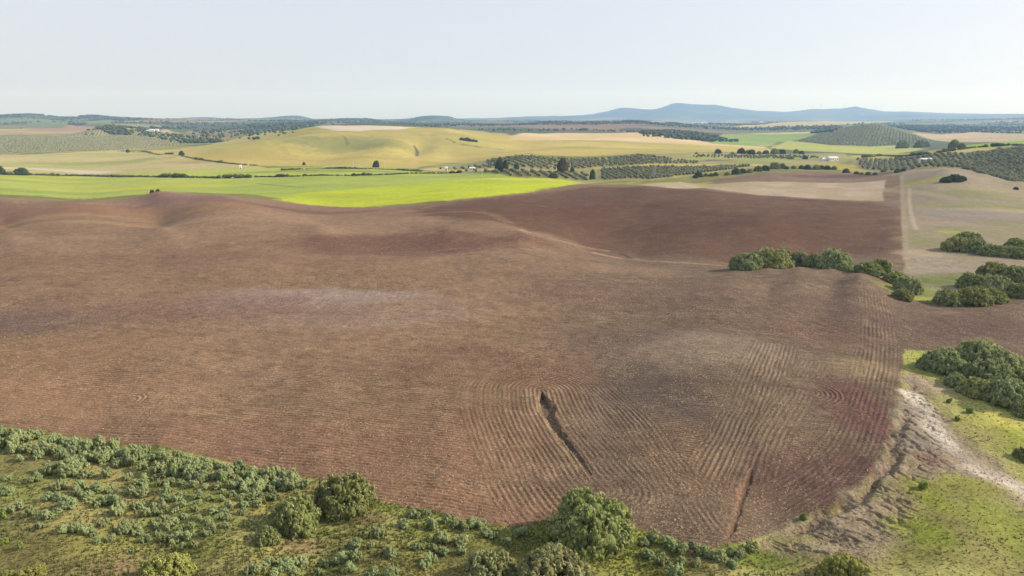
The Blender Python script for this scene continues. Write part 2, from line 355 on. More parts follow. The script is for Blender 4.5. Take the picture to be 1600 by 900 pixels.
# right of centre: greens, hill grove
paint(FAR([(1110,224),(1200,229),(1215,222),(1260,218),(1300,210),(1250,206),(1130,209)]), A(142,168,88), 'young_crop_field', 5, 4, A(156,178,94), 120)
paint(FAR([(1200,231),(1260,236),(1340,240),(1400,240),(1450,232),(1400,226),(1300,225),(1230,220)]), A(176,188,88), 'young_crop_field', 5, 5, A(188,190,98), 120)
blotch(1210, 227, 60, 30, A(206,184,124), .8)
paint(FAR([(1240,221),(1300,227),(1360,229),(1430,226),(1460,222),(1430,212),(1390,199),(1350,193.5),(1310,200),(1270,211)]), A(112,120,88), 'grove_ground', 6, 5, A(124,128,94), 90)
paint(FAR([(1425,207),(1480,222),(1560,222),(1640,218),(1640,209),(1520,207)]), A(204,184,148), 'fallow_field', 6, 6, A(188,170,132), 150)
paint(FAR([(1130,207),(1280,205),(1270,207.5),(1200,208.5)]), A(214,192,140), 'fallow_field', 4, 4)
paint(FAR([(1100,199),(1200,194),(1290,189.5),(1400,189),(1360,192),(1290,196),(1200,198)]), A(196,180,116), 'wheat_field', 8, 10)
paint(FAR([(1000,190),(1100,189),(1180,190.5),(1100,193)]), A(170,166,116), 'wheat_field', 8, 10)
# valley with groves in the centre and right
paint(FAR([(655,263),(760,270),(900,284),(930,287),(1020,283),(1100,272),(1180,262),(1240,258),(1300,256),(1330,250),(1320,240),(1200,241),(1120,239),(1000,243),(850,246),(760,249),(690,256)]), A(152,152,94), 'grove_ground', 3, 3, A(172,164,112), 60, .4)
paint(FAR([(925,264),(1000,262),(1100,261.5),(1190,258),(1190,256),(1090,257.5),(980,259.5),(930,262)]), A(204,184,102), 'wheat_field', 3, 2)
paint(FAR([(655,264),(760,266),(800,266),(790,264),(680,261.5)]), A(206,188,118), 'wheat_field', 2, 2)
paint(FAR([(1050,249),(1130,252),(1150,249),(1090,246)]), A(164,172,86), 'young_crop_field', 3, 3)
paint(FAR([(1080,253.5),(1140,251),(1150,249.5),(1110,249.5)]), A(122,108,88), 'fallow_field', 2, 2)
paint(FAR([(1150,254),(1240,251),(1290,246),(1230,243),(1160,247)]), A(150,160,88), 'young_crop_field', 3, 3, A(164,166,96), 60)
paint(FAR([(1290,258),(1330,268),(1380,268),(1378,262),(1340,256),(1300,254)]), A(190,172,90), 'wheat_field', 3, 3, A(160,160,80), 40)
paint(FAR([(1320,247),(1420,246),(1500,238),(1560,232),(1580,228),(1480,232),(1400,240),(1330,243)]), A(190,176,104), 'wheat_field', 4, 3, A(166,166,90), 80)
paint(FAR([(1500,231),(1560,229),(1620,230),(1620,218),(1560,222),(1520,226)]), A(150,176,66), 'young_crop_field', 4, 3)
paint(FAR([(1330,247),(1340,262),(1400,272),(1450,262),(1500,263),(1640,292),(1640,232),(1560,236),(1500,241),(1420,248)]), A(148,144,104), 'grove_ground', 3, 4, A(164,154,118), 40)
track(GP([(1505,258),(1540,249),(1575,243)]), 1.6, A(176,164,120), None, .6, .8)
# green fields of the left
paint(FAR([(-200,306,620),(0,303),(160,312,560),(250,306,560),(380,308,540),(470,318),(600,303),(760,284),(800,277),(780,272),(700,270),(640,264),(590,263),(480,260),(400,262),(260,268),(160,273),(-200,271)]), A(160,178,78), 'young_crop_field', 2, 2, A(184,192,88), 80, .5, stretch=3)
for (p, q, rx, ry, c, al) in [(80,300,120,22,(150,172,84),.7),(250,290,90,22,(206,200,60),.7),(60,280,150,22,(198,196,78),.7),(600,268,100,14,(122,138,74),.7),(460,266,90,12,(130,148,76),.8),(520,278,110,14,(168,178,92),.6),(680,277,50,14,(152,176,88),.7),(480,287,60,14,(184,192,92),.6)]:
    blotch(p, q, rx, ry, A(*c), al)
paint(FAR([(430,312),(480,320),(545,324),(600,321.5),(690,314),(760,308),(820,301),(880,292),(915,288),(905,285),(860,279.5),(800,278),(740,280),(680,285),(600,292),(520,298),(470,302)]), A(197,208,46), 'rape_field', 4, 6, A(178,196,62), 60, .5, stretch=2.5)
for (p, q, rx, ry, c, al) in [(500,306,40,18,(178,188,60),.8),(520,320,45,8,(208,200,100),.7),(620,312,60,12,(196,206,34),.6),(810,281,80,12,(216,208,64),.7),(740,300,60,10,(206,210,56),.6)]:
    blotch(p, q, rx, ry, A(*c), al)
for k in range(7):      # wheel tracks through the crop
    track(GP([(500 + 12 * k, 318 - 3.6 * k), (600, 316.5 - 4.0 * k), (700, 309 - 3.7 * k), (790, 299 - 2.6 * k)]), .6, A(156,172,44), None, .2, .45, .8)
track(GP([(-20,305.5),(80,305.5),(190,305.5)]), .8, A(88,118,52), None, .2, .8)
track(GP([(400,285),(440,290),(475,293.5)]), .9, A(84,104,44), None, .3, .9, .8)
# ---- the ploughed field
FIELD = GP([(-260,655),(-120,657),(0,665),(130,682),(250,697),(380,722),(480,742),(540,757),(590,779),(680,800),(760,818),(815,820),(860,812),(930,815),(990,824),(1060,846),(1120,856),(1150,848),(1200,836),(1250,815),(1300,790),(1340,768),(1372,738),(1388,712),(1396,680),(1403,640),(1410,590),(1413,546),(1450,548),(1520,553),(1600,562),(1760,580),(1760,452),(1600,468),(1560,474),(1500,477),(1455,474),(1425,466),(1400,452),(1414,415),(1411,380),(1408,330),(1405,273),(1330,270),(1265,267),(1200,270),(1130,279),(1085,284.5),(1010,290.5),(930,289.5),(905,289),(830,301),(740,310),(660,320),(560,325),(500,321),(450,316),(400,311,450),(290,305,452),(200,311,452),(100,312,455),(0,309,455),(-260,305,460)])
i = near_idx(FIELD, 12)
sdF = np.full(N, -999.); sdF[i] = poly_sd(FIELD, X[i], Y[i])
wF = sstep(-1, 1, (sdF[i] + .5 * n3[i] + .7 * n2[i]) / np.maximum(.5, SPX[i]))
q1, q2, q3 = fbm(X[i], Y[i], 70, 4, 101), fbm(X[i] / 2, Y[i], 30, 4, 111), fbm(X[i], Y[i], 5, 3, 121)
c = A(146,119,94)[None] * np.ones((len(i), 1))
t = sstep(-.5, .6, q1 + .2 * q2)[:, None] * .6; c = c * (1 - t) + A(127,101,78) * t
t = sstep(.0, .6, q2)[:, None] * .25; c = c * (1 - t) + A(158,132,110) * t
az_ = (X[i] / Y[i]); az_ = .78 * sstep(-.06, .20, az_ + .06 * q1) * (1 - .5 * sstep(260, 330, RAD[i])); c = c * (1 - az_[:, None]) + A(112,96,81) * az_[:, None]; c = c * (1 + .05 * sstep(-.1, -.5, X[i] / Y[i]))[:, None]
st_ = fbm((X[i] * .97 - Y[i] * .24) / 9, (X[i] * .24 + Y[i] * .97) / .9, 1.0, 4, 125)
c = c * (1 + .08 * q3[:, None] + .12 * n3[i][:, None] + .22 * st_[:, None])
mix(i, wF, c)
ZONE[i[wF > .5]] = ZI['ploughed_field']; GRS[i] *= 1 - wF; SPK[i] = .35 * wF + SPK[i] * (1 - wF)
for (p, q, rx, ry, col, al, sp) in [(120,325,120,30,(146,106,80),.6,.5),(60,340,70,8,(160,126,88),.6,.9),(190,350,70,7,(164,130,92),.5,.9),(300,310,45,25,(128,98,92),.6,.3),(420,316,40,12,(140,112,106),.6,.2),(470,330,60,14,(118,90,82),.6,.2),
  (650,330,40,14,(146,116,88),.5,.9),(480,468,34,11,(168,150,137),.75,.3),(560,492,34,10,(158,134,118),.55,.3),(300,480,50,14,(126,98,84),.5,.4),(600,390,60,22,(116,86,74),.6,.3),(900,330,90,60,(112,80,66),.6,.3),(1150,350,80,40,(104,76,64),.6,.3),(1300,340,40,50,(112,84,74),.5,.3),(1040,600,16,24,(98,86,78),.6,.3),(980,530,24,12,(112,94,84),.5,.3),(640,385,70,20,(118,88,72),.55,.3),(330,400,60,18,(132,100,82),.5,.4),(1230,470,24,14,(112,92,78),.6,.3),(1050,300,70,20,(108,84,84),.5,.2),(1330,275,60,30,(100,76,72),.6,.1),
  (1100,545,20,10,(142,124,106),.7,.4),(1290,575,6,6,(138,122,100),.45,.5),(1350,575,7,5,(152,132,102),.55,.4),(1300,520,12,12,(120,92,80),.5,.4),(1350,640,6,14,(112,80,74),.6,.2),(1270,740,10,9,(106,78,72),.6,.2),(1180,640,8,18,(122,104,82),.5,.5),(1060,700,7,12,(124,100,78),.4,.4),(760,560,22,12,(126,92,76),.45,.4),(850,590,10,8,(120,82,68),.5,.4),(1500,515,30,12,(104,82,74),.6,.3),
  (100,560,26,18,(150,114,86),.5,.6),(40,620,26,10,(160,122,94),.6,.5),(330,700,36,10,(146,108,86),.55,.4),(620,700,22,14,(140,104,84),.5,.4),(700,790,16,6,(146,108,86),.5,.4),(30,505,20,10,(116,96,86),.6,.4),(700,420,60,16,(138,112,90),.4,.6),(950,420,30,10,(144,118,96),.5,.7),(1000,460,40,14,(122,98,84),.4,.5)]:
    col = (col[0], col[1] + 4, col[2] + 4) if col[0] - col[1] > 33 else col
    blotch(p, q, rx, ry, A(*col), min(al * 1.35, .95), .6, sp)
# furrows: the general rows, then each pass of the plough over them
SPC = .72
ph = (X * .24 + Y * .97 + 5.0 * fbm(X, Y, 90, 2, 131) * sstep(40, 160, RAD)) / SPC
FUR[i] = ph[i]; FAMP[i] = .62 * wF * (1 - .5 * sstep(150, 420, RAD[i]))
def dist_pass(pts, lo, hi, amp, spc=.76, side=0, ends=True):
    line = smooth_line(GP(pts), 8)
    i = near_idx(line, max(abs(lo), abs(hi)) + 3)
    i = i[ZONE[i] == ZI['ploughed_field']]
    d, al = line_sd(line, X[i], Y[i])
    dd = d + .22 * WX[i] + .25 * fbm(X[i], Y[i], 14, 2, 141)
    m = (dd > lo) & (dd < hi) & ((al > .002) & (al < .998) if ends else True)
    e = sstep(lo, lo + 2.0, dd) * (1 - sstep(hi - 2.0, hi, dd)) * (1 if not ends else sstep(0, .06, al) * (1 - sstep(.94, 1, al)))
    k = i[m]; FUR[k] = dd[m] / spc; FAMP[k] = np.maximum(FAMP[k] * .8, .74 * amp * e[m] * (.75 + .5 * sstep(-.4, .4, n2[k])))
GUL = [(848,614),(853,632),(862,652),(876,676),(893,698),(908,718),(926,742)]
dist_pass([(848,610)] + GUL[1:] + [(950,768)], -11.5, 14, .8, .76, ends=False)
dist_pass([(1212,536),(1196,580),(1168,650),(1130,730),(1095,800)], -4.6, 4.6, 1.0)
dist_pass([(1275,565),(1240,620),(1205,680),(1180,740),(1160,800)], -3, 3, .8)
dist_pass([(935,600),(985,650),(1030,710),(1075,775),(1120,835)], -3.2, 3.2, 1.0)
dist_pass([(1388,455),(1400,500),(1404,545),(1402,600),(1392,660),(1372,715),(1330,765),(1270,800),(1195,834)], 0.3, 7.8, 1.0, .76)
def arcs(px, py, r0, r1, amp, spc=.76, half=None):
    g = G(px, py)
    i = np.nonzero(FRONT & (np.abs(X - g[0]) < r1) & (np.abs(Y - g[1]) < r1) & (ZONE == ZI['ploughed_field']))[0]
    dx, dy = X[i] - g[0], Y[i] - g[1]
    r = np.hypot(dx, dy) + .15 * WX[i]
    m = (r > r0) & (r < r1)
    if half is not None: m &= (dx * half[0] + dy * half[1] > -.25 * r)
    k = i[m]; FUR[k] = r[m] / spc; FAMP[k] = amp * (sstep(r0, r0 + .8, r) * (1 - sstep(r1 - 1, r1, r)))[m]
arcs(1262, 612, .5, 6.2, 1.0, half=(1, .25)); arcs(1330, 650, .5, 3.0, .6, half=(1, .2)); arcs(1058, 758, .5, 4.2, .9, half=(1, -.5)); arcs(200, 626, .4, 3.4, 1.0, .8, half=(1, .1)); arcs(-30, 478, 2, 9, 1.0, .9, half=(1, -.1))
FAMP *= np.where(ZONE == ZI['ploughed_field'], .55 + .9 * sstep(-.5, .5, fbm(X * .35, Y, 3.5, 3, 171) + .5 * n2), 1)
# the stubble strip left unploughed
STUB = GP([(1000,289.5),(1060,285.5),(1200,284.5),(1384,281.5),(1379,305),(1380,313.5),(1300,312),(1200,306),(1130,301),(1080,297.5),(1040,293.5)])
paint(STUB, A(190,170,148), 'stubble_field', .8, 1.2, A(172,156,128), 18, .4, spk=.5)
for (p, q, rx, ry, c, al) in [(1060,288,50,10,(160,164,84),.7),(1130,291,40,10,(168,162,100),.6),(1330,308,22,5,(158,152,96),.6),(1240,310,60,5,(194,170,146),.6),(1230,294,16,6,(170,164,96),.6)]:
    blotch(p, q, rx, ry, A(*c), al)
for k in range(5):
    paint(GP([(935 + 60 * k, 288.5), (985 + 60 * k, 285), (1000 + 60 * k, 286), (960 + 60 * k, 289)]), A(168,172,76), None, 2, 3, alpha=.6)
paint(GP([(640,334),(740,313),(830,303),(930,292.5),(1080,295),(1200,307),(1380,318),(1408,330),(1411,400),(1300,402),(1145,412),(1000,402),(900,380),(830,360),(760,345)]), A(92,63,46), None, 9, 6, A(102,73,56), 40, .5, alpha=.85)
# rill between the two brown hills
track(GP([(805,357),(822,361),(850,370),(900,382),(950,392),(975,399),(990,405),(1040,409),(1100,413),(1145,417)]), 1.2, A(168,134,110), None, .25, .85, .5)
track(GP([(815,358),(828,364)]), 1.2, A(186,150,120), None, .5, .9)
track(GP([(925,394),(960,402),(975,404)]), 1.4, A(190,156,128), None, .6, .8)
track(GP([(950,392),(972,398),(985,404)]), 1.2, A(92,78,62), None, .4, .8, .8, .6)
track(GP([(985,403),(1005,406)]), 1.2, A(120,122,70), None, .5, .7)
track(GP([(620,337),(700,331),(760,333),(800,350)]), 3, A(150,120,92), None, 1.5, .4)
track(GP([(0,362),(150,358),(260,353),(420,349)]), 1.6, A(160,128,104), None, .8, .55)
# ---- right: pasture hill and its verge
PAST = GP([(1416,413),(1411,380),(1408,330),(1405.5,274),(1415,268),(1440,265),(1480,262.5),(1520,266),(1560,275),(1600,284),(1720,300),(1760,452),(1600,466),(1560,472),(1500,474),(1455,472),(1425,464),(1402,450)])
paint(PAST, A(158,145,128), 'pasture_hill', .5, .8, A(146,138,106), 22, .4, spk=.5, grs=.6)
for (p, q, rx, ry, c, al) in [(1480,310,40,22,(148,134,128),.6),(1440,285,22,12,(168,162,66),.7),(1510,305,34,20,(132,136,86),.6),(1570,305,40,18,(140,140,88),.5),(1590,330,40,8,(184,166,142),.7),(1520,335,50,10,(152,142,136),.7),(1450,345,14,16,(168,150,118),.6),(1418,300,7,60,(172,156,132),.6),(1430,395,12,8,(186,166,138),.8),(1470,440,16,10,(112,128,58),.9),(1425,455,10,6,(142,158,64),.9),(1440,467,9,3,(170,178,72),.9),(1580,462,12,3,(186,162,130),.9),(1545,405,40,6,(162,144,120),.6),(1480,362,6,4,(170,176,70),.9),(1480,322,18,8,(128,118,106),.5),(1560,345,40,10,(148,132,122),.6),(1540,320,40,16,(134,138,84),.7),(1450,320,16,10,(150,148,98),.6),(1580,350,24,8,(136,138,84),.6),(1500,355,20,5,(132,134,86),.6),(1430,375,8,10,(148,146,98),.6),(1540,295,30,14,(168,158,112),.6),(1445,400,10,5,(180,164,140),.6),(1480,430,22,6,(126,134,72),.6)]:
    blotch(p, q, rx, ry, A(*c), al)
track(GP([(1421,293),(1421,315),(1423,330),(1427,345),(1432,360)]), .9, A(190,172,144), 'dirt_track', .3, .8)
track(GP([(1408.5,275),(1411,320),(1414,370),(1417,412)]), 1.1, A(170,154,128), None, .5, .7)
BZ = [ZI['grassland'], ZI['eroded_ground'], ZI['dirt_track']]
# ---- the verge: green strip, bare ground, track, gullied bank
VERG = GP([(1413,546),(1450,548),(1520,553),(1600,562),(1800,590),(1800,1100),(1080,1100),(1080,905),(1130,862),(1160,850),(1200,838),(1250,817),(1300,792),(1340,770),(1372,740),(1388,714),(1396,682),(1403,642),(1410,592)])
paint(VERG, A(188,184,112), 'grassland', .3, .6, A(170,168,98), 6, .4, grs=1.)
BARE = GP([(1406,612),(1416,590),(1430,588),(1470,625),(1500,670),(1530,705),(1580,750),(1640,790),(1640,815),(1560,770),(1500,745),(1466,735),(1452,780),(1440,820),(1400,860),(1340,878),(1240,872),(1180,858),(1205,836),(1250,810),(1290,790),(1340,760),(1378,722),(1390,690),(1398,650)])
paint(BARE, A(170,151,129), 'eroded_ground', 1.2, 2.4, A(146,136,104), 4, .35, spk=.3, grs=.25)
track(GP([(1420,606),(1440,640),(1462,672),(1490,705),(1530,735),(1580,758),(1650,795)]), 1.7, A(246,232,214), 'dirt_track', .7, .9, 1.2, .12)
for (p, q, rx, ry, c, al) in [(1450,600,3.5,5,(178,158,134),.8),(1425,640,3,6,(150,140,122),.8),(1440,690,4,5,(140,132,118),.8),(1470,716,4,2,(140,104,88),.8),(1510,720,5,5,(176,160,136),.6),(1560,780,8,4,(164,148,122),.5),(1480,790,6,7,(148,140,88),.7),(1540,850,10,8,(140,132,82),.6),(1440,830,3.5,5,(146,158,54),.8),(1450,775,2,5,(150,160,58),.75),(1500,760,7,3,(152,152,72),.7),(1580,830,5,7,(148,158,66),.7),(1400,865,5,3,(142,138,70),.6),
   (1330,840,6,3,(160,146,124),.6),(1290,865,6,3,(172,156,136),.5),(1300,885,6,2.5,(140,126,86),.7),(1240,845,4,2,(150,146,84),.6),(1180,872,5,3,(104,122,44),.8),(1230,870,4,2,(110,124,48),.7),(1520,600,5,9,(206,202,92),.9),(1560,660,6,5,(204,196,104),.9),(1445,562,3,4,(176,184,80),.9),(1595,690,6,5,(150,160,64),.8),(1490,640,4,6,(160,160,92),.6),(1530,680,4,4,(166,154,104),.6),(1430,575,1.5,6,(140,152,70),.7)]:
    blotch(p, q, rx, ry, A(*c), al)
# ---- left: grassland below the field
LOW = GP([(-300,662),(0,669),(130,686),(250,701),(380,726),(480,746),(590,783),(680,804),(760,822),(815,824),(860,820),(990,830),(1060,850),(1100,866),(1090,905),(1090,1100),(-300,1100)])
paint(LOW, A(156,160,90), 'grassland', .3, .6, A(176,166,106), 5, .35, grs=.6)
for (p, q, rx, ry, c, al) in [(40,720,7,5,(140,128,84),.7),(20,880,8,5,(138,118,90),.8),(180,885,5,4,(148,126,96),.85),(470,850,3,2.5,(150,124,98),.7),(550,810,5,2,(136,112,88),.8),(1060,868,5,2.5,(140,122,96),.8),(1100,885,4,4,(136,118,92),.7),(640,870,8,4,(134,126,70),.6),(120,850,10,5,(158,152,80),.6),(400,770,8,5,(158,152,80),.7),(640,790,6,4,(138,148,66),.7),(830,845,7,4,(112,126,50),.8),(1000,850,6,4,(138,148,66),.8),(700,835,7,3,(142,146,72),.7),(960,890,10,4,(138,144,62),.7),(300,860,5,3,(146,148,72),.6),(590,790,8,1.5,(118,132,54),.7),(230,700,6,1.5,(104,124,46),.7),(0,850,6,5,(132,124,74),.6),(760,870,6,3,(128,122,72),.6)]:
    blotch(p, q, rx, ry, A(*c), al)
gl_ = smooth_line(GP(GUL), 8); i = near_idx(gl_, 5); d, al = line_sd(gl_, X[i], Y[i])
wid = (1.15 * np.clip(1 - al, 0, 1) ** .7 * sstep(-.02, .16, al) + .10) * (1 + .7 * n3[i] + .5 * n2[i] + .4 * fbm(X[i], Y[i], .9, 2, 177))
w_ = (1 - sstep(.35, 1.0, np.abs(d - .15) / np.maximum(wid, .05))) * (al < .995)
Z[i] -= w_ * (.85 * (1 - al) + .15); mix(i, w_ * .9, A(112,96,82)[None] * (1 + .3 * fbm(X[i], Y[i], .7, 2, 178))[:, None]); FAMP[i] *= 1 - w_; SPK[i] = np.maximum(SPK[i], w_ * .6)
track(GP([(839,612),(846,636),(857,664),(872,690),(888,712),(905,735)]), .28, A(164,142,106), None, .35, .7, .3)
track(GP([(1200,690),(1182,715),(1170,745),(1158,780),(1150,812),(1138,842)]), .2, A(116,88,72), None, .5, .8, .2, .32)
track(GP([(1196,690),(1178,715),(1165,745),(1153,780),(1144,812),(1132,842)]), .15, A(156,122,100), None, .4, .4, .2)
# gullies of the right-hand bank
i = near_idx(BARE, 8)
sd = poly_sd(BARE, X[i], Y[i])
GB = smooth_line(GP([(1408,612),(1402,660),(1396,690),(1400,715),(1380,745),(1362,768),(1335,785),(1300,805),(1260,826),(1215,846)]), 8)
d, al = line_sd(GB, X[i], Y[i])
wv = np.abs(d + 1.2 * n2[i] + .5 * n3[i])
cut = (1 - sstep(.1, 1.15, np.abs(d + 1.5 * n2[i] + .9 * n3[i]))) * .7 * sstep(.12, .3, al) * (1 - sstep(.8, 1, al))
rid = 1 - np.abs(fbm(X[i] * .55 - Y[i] * .55, X[i] * 1.1 + Y[i] * 1.1, 2.6, 4, 151)) * 2.6
ch = sstep(.55, .95, rid) * sstep(.3, 1.6, sd) * (1 - sstep(4.5, 8, np.abs(d)))
Z[i] -= cut + ch * .28
cc = (np.clip(cut, 0, 1) * .4)[:, None] * 1.0
CO[i] = CO[i] * (1 - cc) + A(118,92,82) * cc
t = (ch * .35)[:, None]; CO[i] = CO[i] * (1 - t) + A(132,112,98) * t
# small relief
amp = np.where(ZONE == ZI['ploughed_field'], .05, np.where(ZONE == ZI['eroded_ground'], .20, .10)) * (RAD < 700)
Z += amp * (fbm(X, Y, 1.7, 3, 161) * sstep(500, 150, RAD) + .6 * fbm(X, Y, 5, 2, 165))
HM = sstep(250, 120, RAD) * FAMP          # the furrows close by are real ridges
Z += HM * .032 * np.cos(2 * math.pi * FUR)
CO[:] = np.clip(CO * (1 + .10 * n3[:, None] * sstep(600, 100, RAD)[:, None] + .05 * n2[:, None] + .04 * n1[:, None]), .004, .9)
# ------------------------------------------------------------------ terrain meshes, one per field
ZGRID = Z.reshape(NT, NR)
def z_at(x, y):
    x = np.atleast_1d(np.asarray(x, float)); y = np.atleast_1d(np.asarray(y, float))
    r = np.hypot(x, y); th = np.arctan2(x, y)
    i = np.clip(np.searchsorted(TH, th) - 1, 0, NT - 2); j = np.clip(np.searchsorted(RR, r) - 1, 0, NR - 2)
    a = (th - TH[i]) / (TH[i + 1] - TH[i]); b = np.clip((r - RR[j]) / (RR[j + 1] - RR[j]), 0, 1)
    return (ZGRID[i, j] * (1 - a) + ZGRID[i + 1, j] * a) * (1 - b) + (ZGRID[i, j + 1] * (1 - a) + ZGRID[i + 1, j + 1] * a) * b

def nset(nt, typ):
    n = nt.nodes.new(typ); return n
def mathn(nt, op, a, b=None, clamp=False):
    n = nt.nodes.new('ShaderNodeMath'); n.operation = op; n.use_clamp = clamp
    for k, v in ((0, a), (1, b)):
        if v is None: continue
        if isinstance(v, (int, float)): n.inputs[k].default_value = v
        else: nt.links.new(v, n.inputs[k])
    return n.outputs[0]
def attr(nt, name):
    n = nt.nodes.new('ShaderNodeAttribute'); n.attribute_name = name; return n
def noise(nt, vec, scale, detail=4, rough=.6):
    n = nt.nodes.new('ShaderNodeTexNoise'); n.inputs['Scale'].default_value = scale; n.inputs['Detail'].default_value = detail; n.inputs['Roughness'].default_value = rough
    nt.links.new(vec, n.inputs['Vector']); return n.outputs['Fac']
def maprange(nt, v, a, b, c, d):
    n = nt.nodes.new('ShaderNodeMapRange'); n.inputs[1].default_value = a; n.inputs[2].default_value = b; n.inputs[3].default_value = c; n.inputs[4].default_value = d
    nt.links.new(v, n.inputs[0]); return n.outputs[0]
def cmix(nt, fac, a, b, blend='MIX'):
    n = nt.nodes.new('ShaderNodeMix'); n.data_type = 'RGBA'; n.blend_type = blend
    for sock, v in ((n.inputs[0], fac), (n.inputs[6], a), (n.inputs[7], b)):
        if isinstance(v, (int, float)): sock.default_value = v
        elif isinstance(v, (tuple, list, np.ndarray)): sock.default_value = (*[float(q) for q in v[:3]], 1)
        else: nt.links.new(v, sock)
    return n.outputs[2]

def land_material():
    m = bpy.data.materials.new('land'); m.use_nodes = True; nt = m.node_tree; nt.nodes.clear()
    out = nt.nodes.new('ShaderNodeOutputMaterial'); bs = nt.nodes.new('ShaderNodeBsdfPrincipled')
    bs.inputs['Roughness'].default_value = .95; bs.inputs['Specular IOR Level'].default_value = .1
    geo = nt.nodes.new('ShaderNodeNewGeometry'); pos = geo.outputs['Position']
    col = attr(nt, 'albedo').outputs['Color']; aux = attr(nt, 'aux')
    sep = nt.nodes.new('ShaderNodeSeparateColor'); nt.links.new(aux.outputs['Color'], sep.inputs[0])
    famp, spk, grs = sep.outputs[0], sep.outputs[1], sep.outputs[2]
    fur = attr(nt, 'furrow').outputs['Fac']
    fine = noise(nt, pos, 2.6, 5, .7); mid = noise(nt, pos, .35, 4, .6); big = noise(nt, pos, .02, 4, .6)
    c = cmix(nt, 1.0, col, cmix(nt, 1.0, (1, 1, 1), (1, 1, 1)), 'MULTIPLY')
    v = mathn(nt, 'MULTIPLY', maprange(nt, fine, .3, .7, .56, 1.44), maprange(nt, mid, .3, .7, .88, 1.12))
    v = mathn(nt, 'MULTIPLY', v, maprange(nt, big, .3, .7, .93, 1.07))
    wave = mathn(nt, 'COSINE', mathn(nt, 'MULTIPLY', fur, 2 * math.pi))
    cx3 = nt.nodes.new('ShaderNodeCombineXYZ'); sp3 = nt.nodes.new('ShaderNodeSeparateXYZ'); nt.links.new(pos, sp3.inputs[0]); nt.links.new(mathn(nt, 'MULTIPLY', sp3.outputs[0], .45), cx3.inputs[0]); nt.links.new(mathn(nt, 'MULTIPLY', fur, .8), cx3.inputs[1])
    streak = noise(nt, cx3.outputs[0], 1.0, 4, .65)
    v = mathn(nt, 'MULTIPLY', v, mathn(nt, 'ADD', 1.0, mathn(nt, 'MULTIPLY', mathn(nt, 'MULTIPLY', mathn(nt, 'SUBTRACT', streak, .5), 1.5), mathn(nt, 'MINIMUM', mathn(nt, 'MULTIPLY', famp, 1.6), 1.0))))
    fc = mathn(nt, 'MULTIPLY', mathn(nt, 'MULTIPLY', wave, famp), .12)
    v = mathn(nt, 'MULTIPLY', v, mathn(nt, 'ADD', fc, 1.0))
    vm = nt.nodes.new('ShaderNodeVectorMath'); vm.operation = 'SCALE'; nt.links.new(col, vm.inputs[0]); nt.links.new(v, vm.inputs['Scale'])
    # dry straw lying in the soil
    sn = noise(nt, pos, 3.2, 3, .65); sm = noise(nt, pos, .12, 3, .6)
    thr = mathn(nt, 'ADD', sn, mathn(nt, 'MULTIPLY', mathn(nt, 'SUBTRACT', sm, .5), .25))
    sp = mathn(nt, 'MULTIPLY', maprange(nt, thr, .58, .67, 0, 1), mathn(nt, 'MULTIPLY', spk, 1.3), True)
    c2 = cmix(nt, sp, vm.outputs[0], lin(186, 164, 128))
    # green growth between the dry blades
    gn = noise(nt, pos, .9, 5, .7)
    gg = mathn(nt, 'MULTIPLY', maprange(nt, gn, .5, .68, 0, .55), grs, True)
    hs = nt.nodes.new('ShaderNodeHueSaturation'); hs.inputs['Hue'].default_value = .52; hs.inputs['Saturation'].default_value = 1.0; hs.inputs['Value'].default_value = .70
    nt.links.new(c2, hs.inputs['Color'])
    c3 = cmix(nt, gg, c2, hs.outputs[0])
    nt.links.new(c3, bs.inputs['Base Color'])
    hgt = mathn(nt, 'ADD', mathn(nt, 'MULTIPLY', fine, .16), mathn(nt, 'MULTIPLY', mathn(nt, 'MULTIPLY', wave, famp), .03))
    hgt = mathn(nt, 'ADD', hgt, mathn(nt, 'MULTIPLY', mid, .35))
    bp = nt.nodes.new('ShaderNodeBump'); bp.inputs['Strength'].default_value = .8; bp.inputs['Distance'].default_value = 1.0
    nt.links.new(hgt, bp.inputs['Height']); nt.links.new(bp.outputs[0], bs.inputs['Normal'])
    nt.links.new(bs.outputs[0], out.inputs[0]); return m
LAND = land_material()

def tag(o, label=None, cat=None, group=None, kind=None):
    for k, v in (('label', label), ('category', cat), ('group', group), ('kind', kind)):
        if v: o[k] = v
    return o
def mesh_np(name, co, quads=None, tris=None, mat=None, smooth=False, link=True, extra=None):
    me = bpy.data.meshes.new(name)
    nq = 0 if quads is None else len(quads); ntr = 0 if tris is None else len(tris)
    me.vertices.add(len(co)); me.vertices.foreach_set('co', np.asarray(co, np.float32).ravel())
    idx = np.concatenate(([np.asarray(quads).ravel()] if nq else []) + ([np.asarray(tris).ravel()] if ntr else [])).astype(np.int32)
    me.loops.add(len(idx)); me.loops.foreach_set('vertex_index', idx)
    st = np.concatenate([np.arange(nq) * 4, nq * 4 + np.arange(ntr) * 3]).astype(np.int32)
    me.polygons.add(nq + ntr); me.polygons.foreach_set('loop_start', st)
    me.polygons.foreach_set('use_smooth', np.full(nq + ntr, smooth))
    me.update(calc_edges=True)
    if mat: me.materials.append(mat)
    if not link: return me
    o = bpy.data.objects.new(name, me); COL.objects.link(o); return o

ii, jj = np.meshgrid(np.arange(NT - 1), np.arange(NR - 1), indexing='ij')
a = (ii * NR + jj).ravel(); QUADS = np.stack([a, a + 1, a + NR + 1, a + NR], 1)
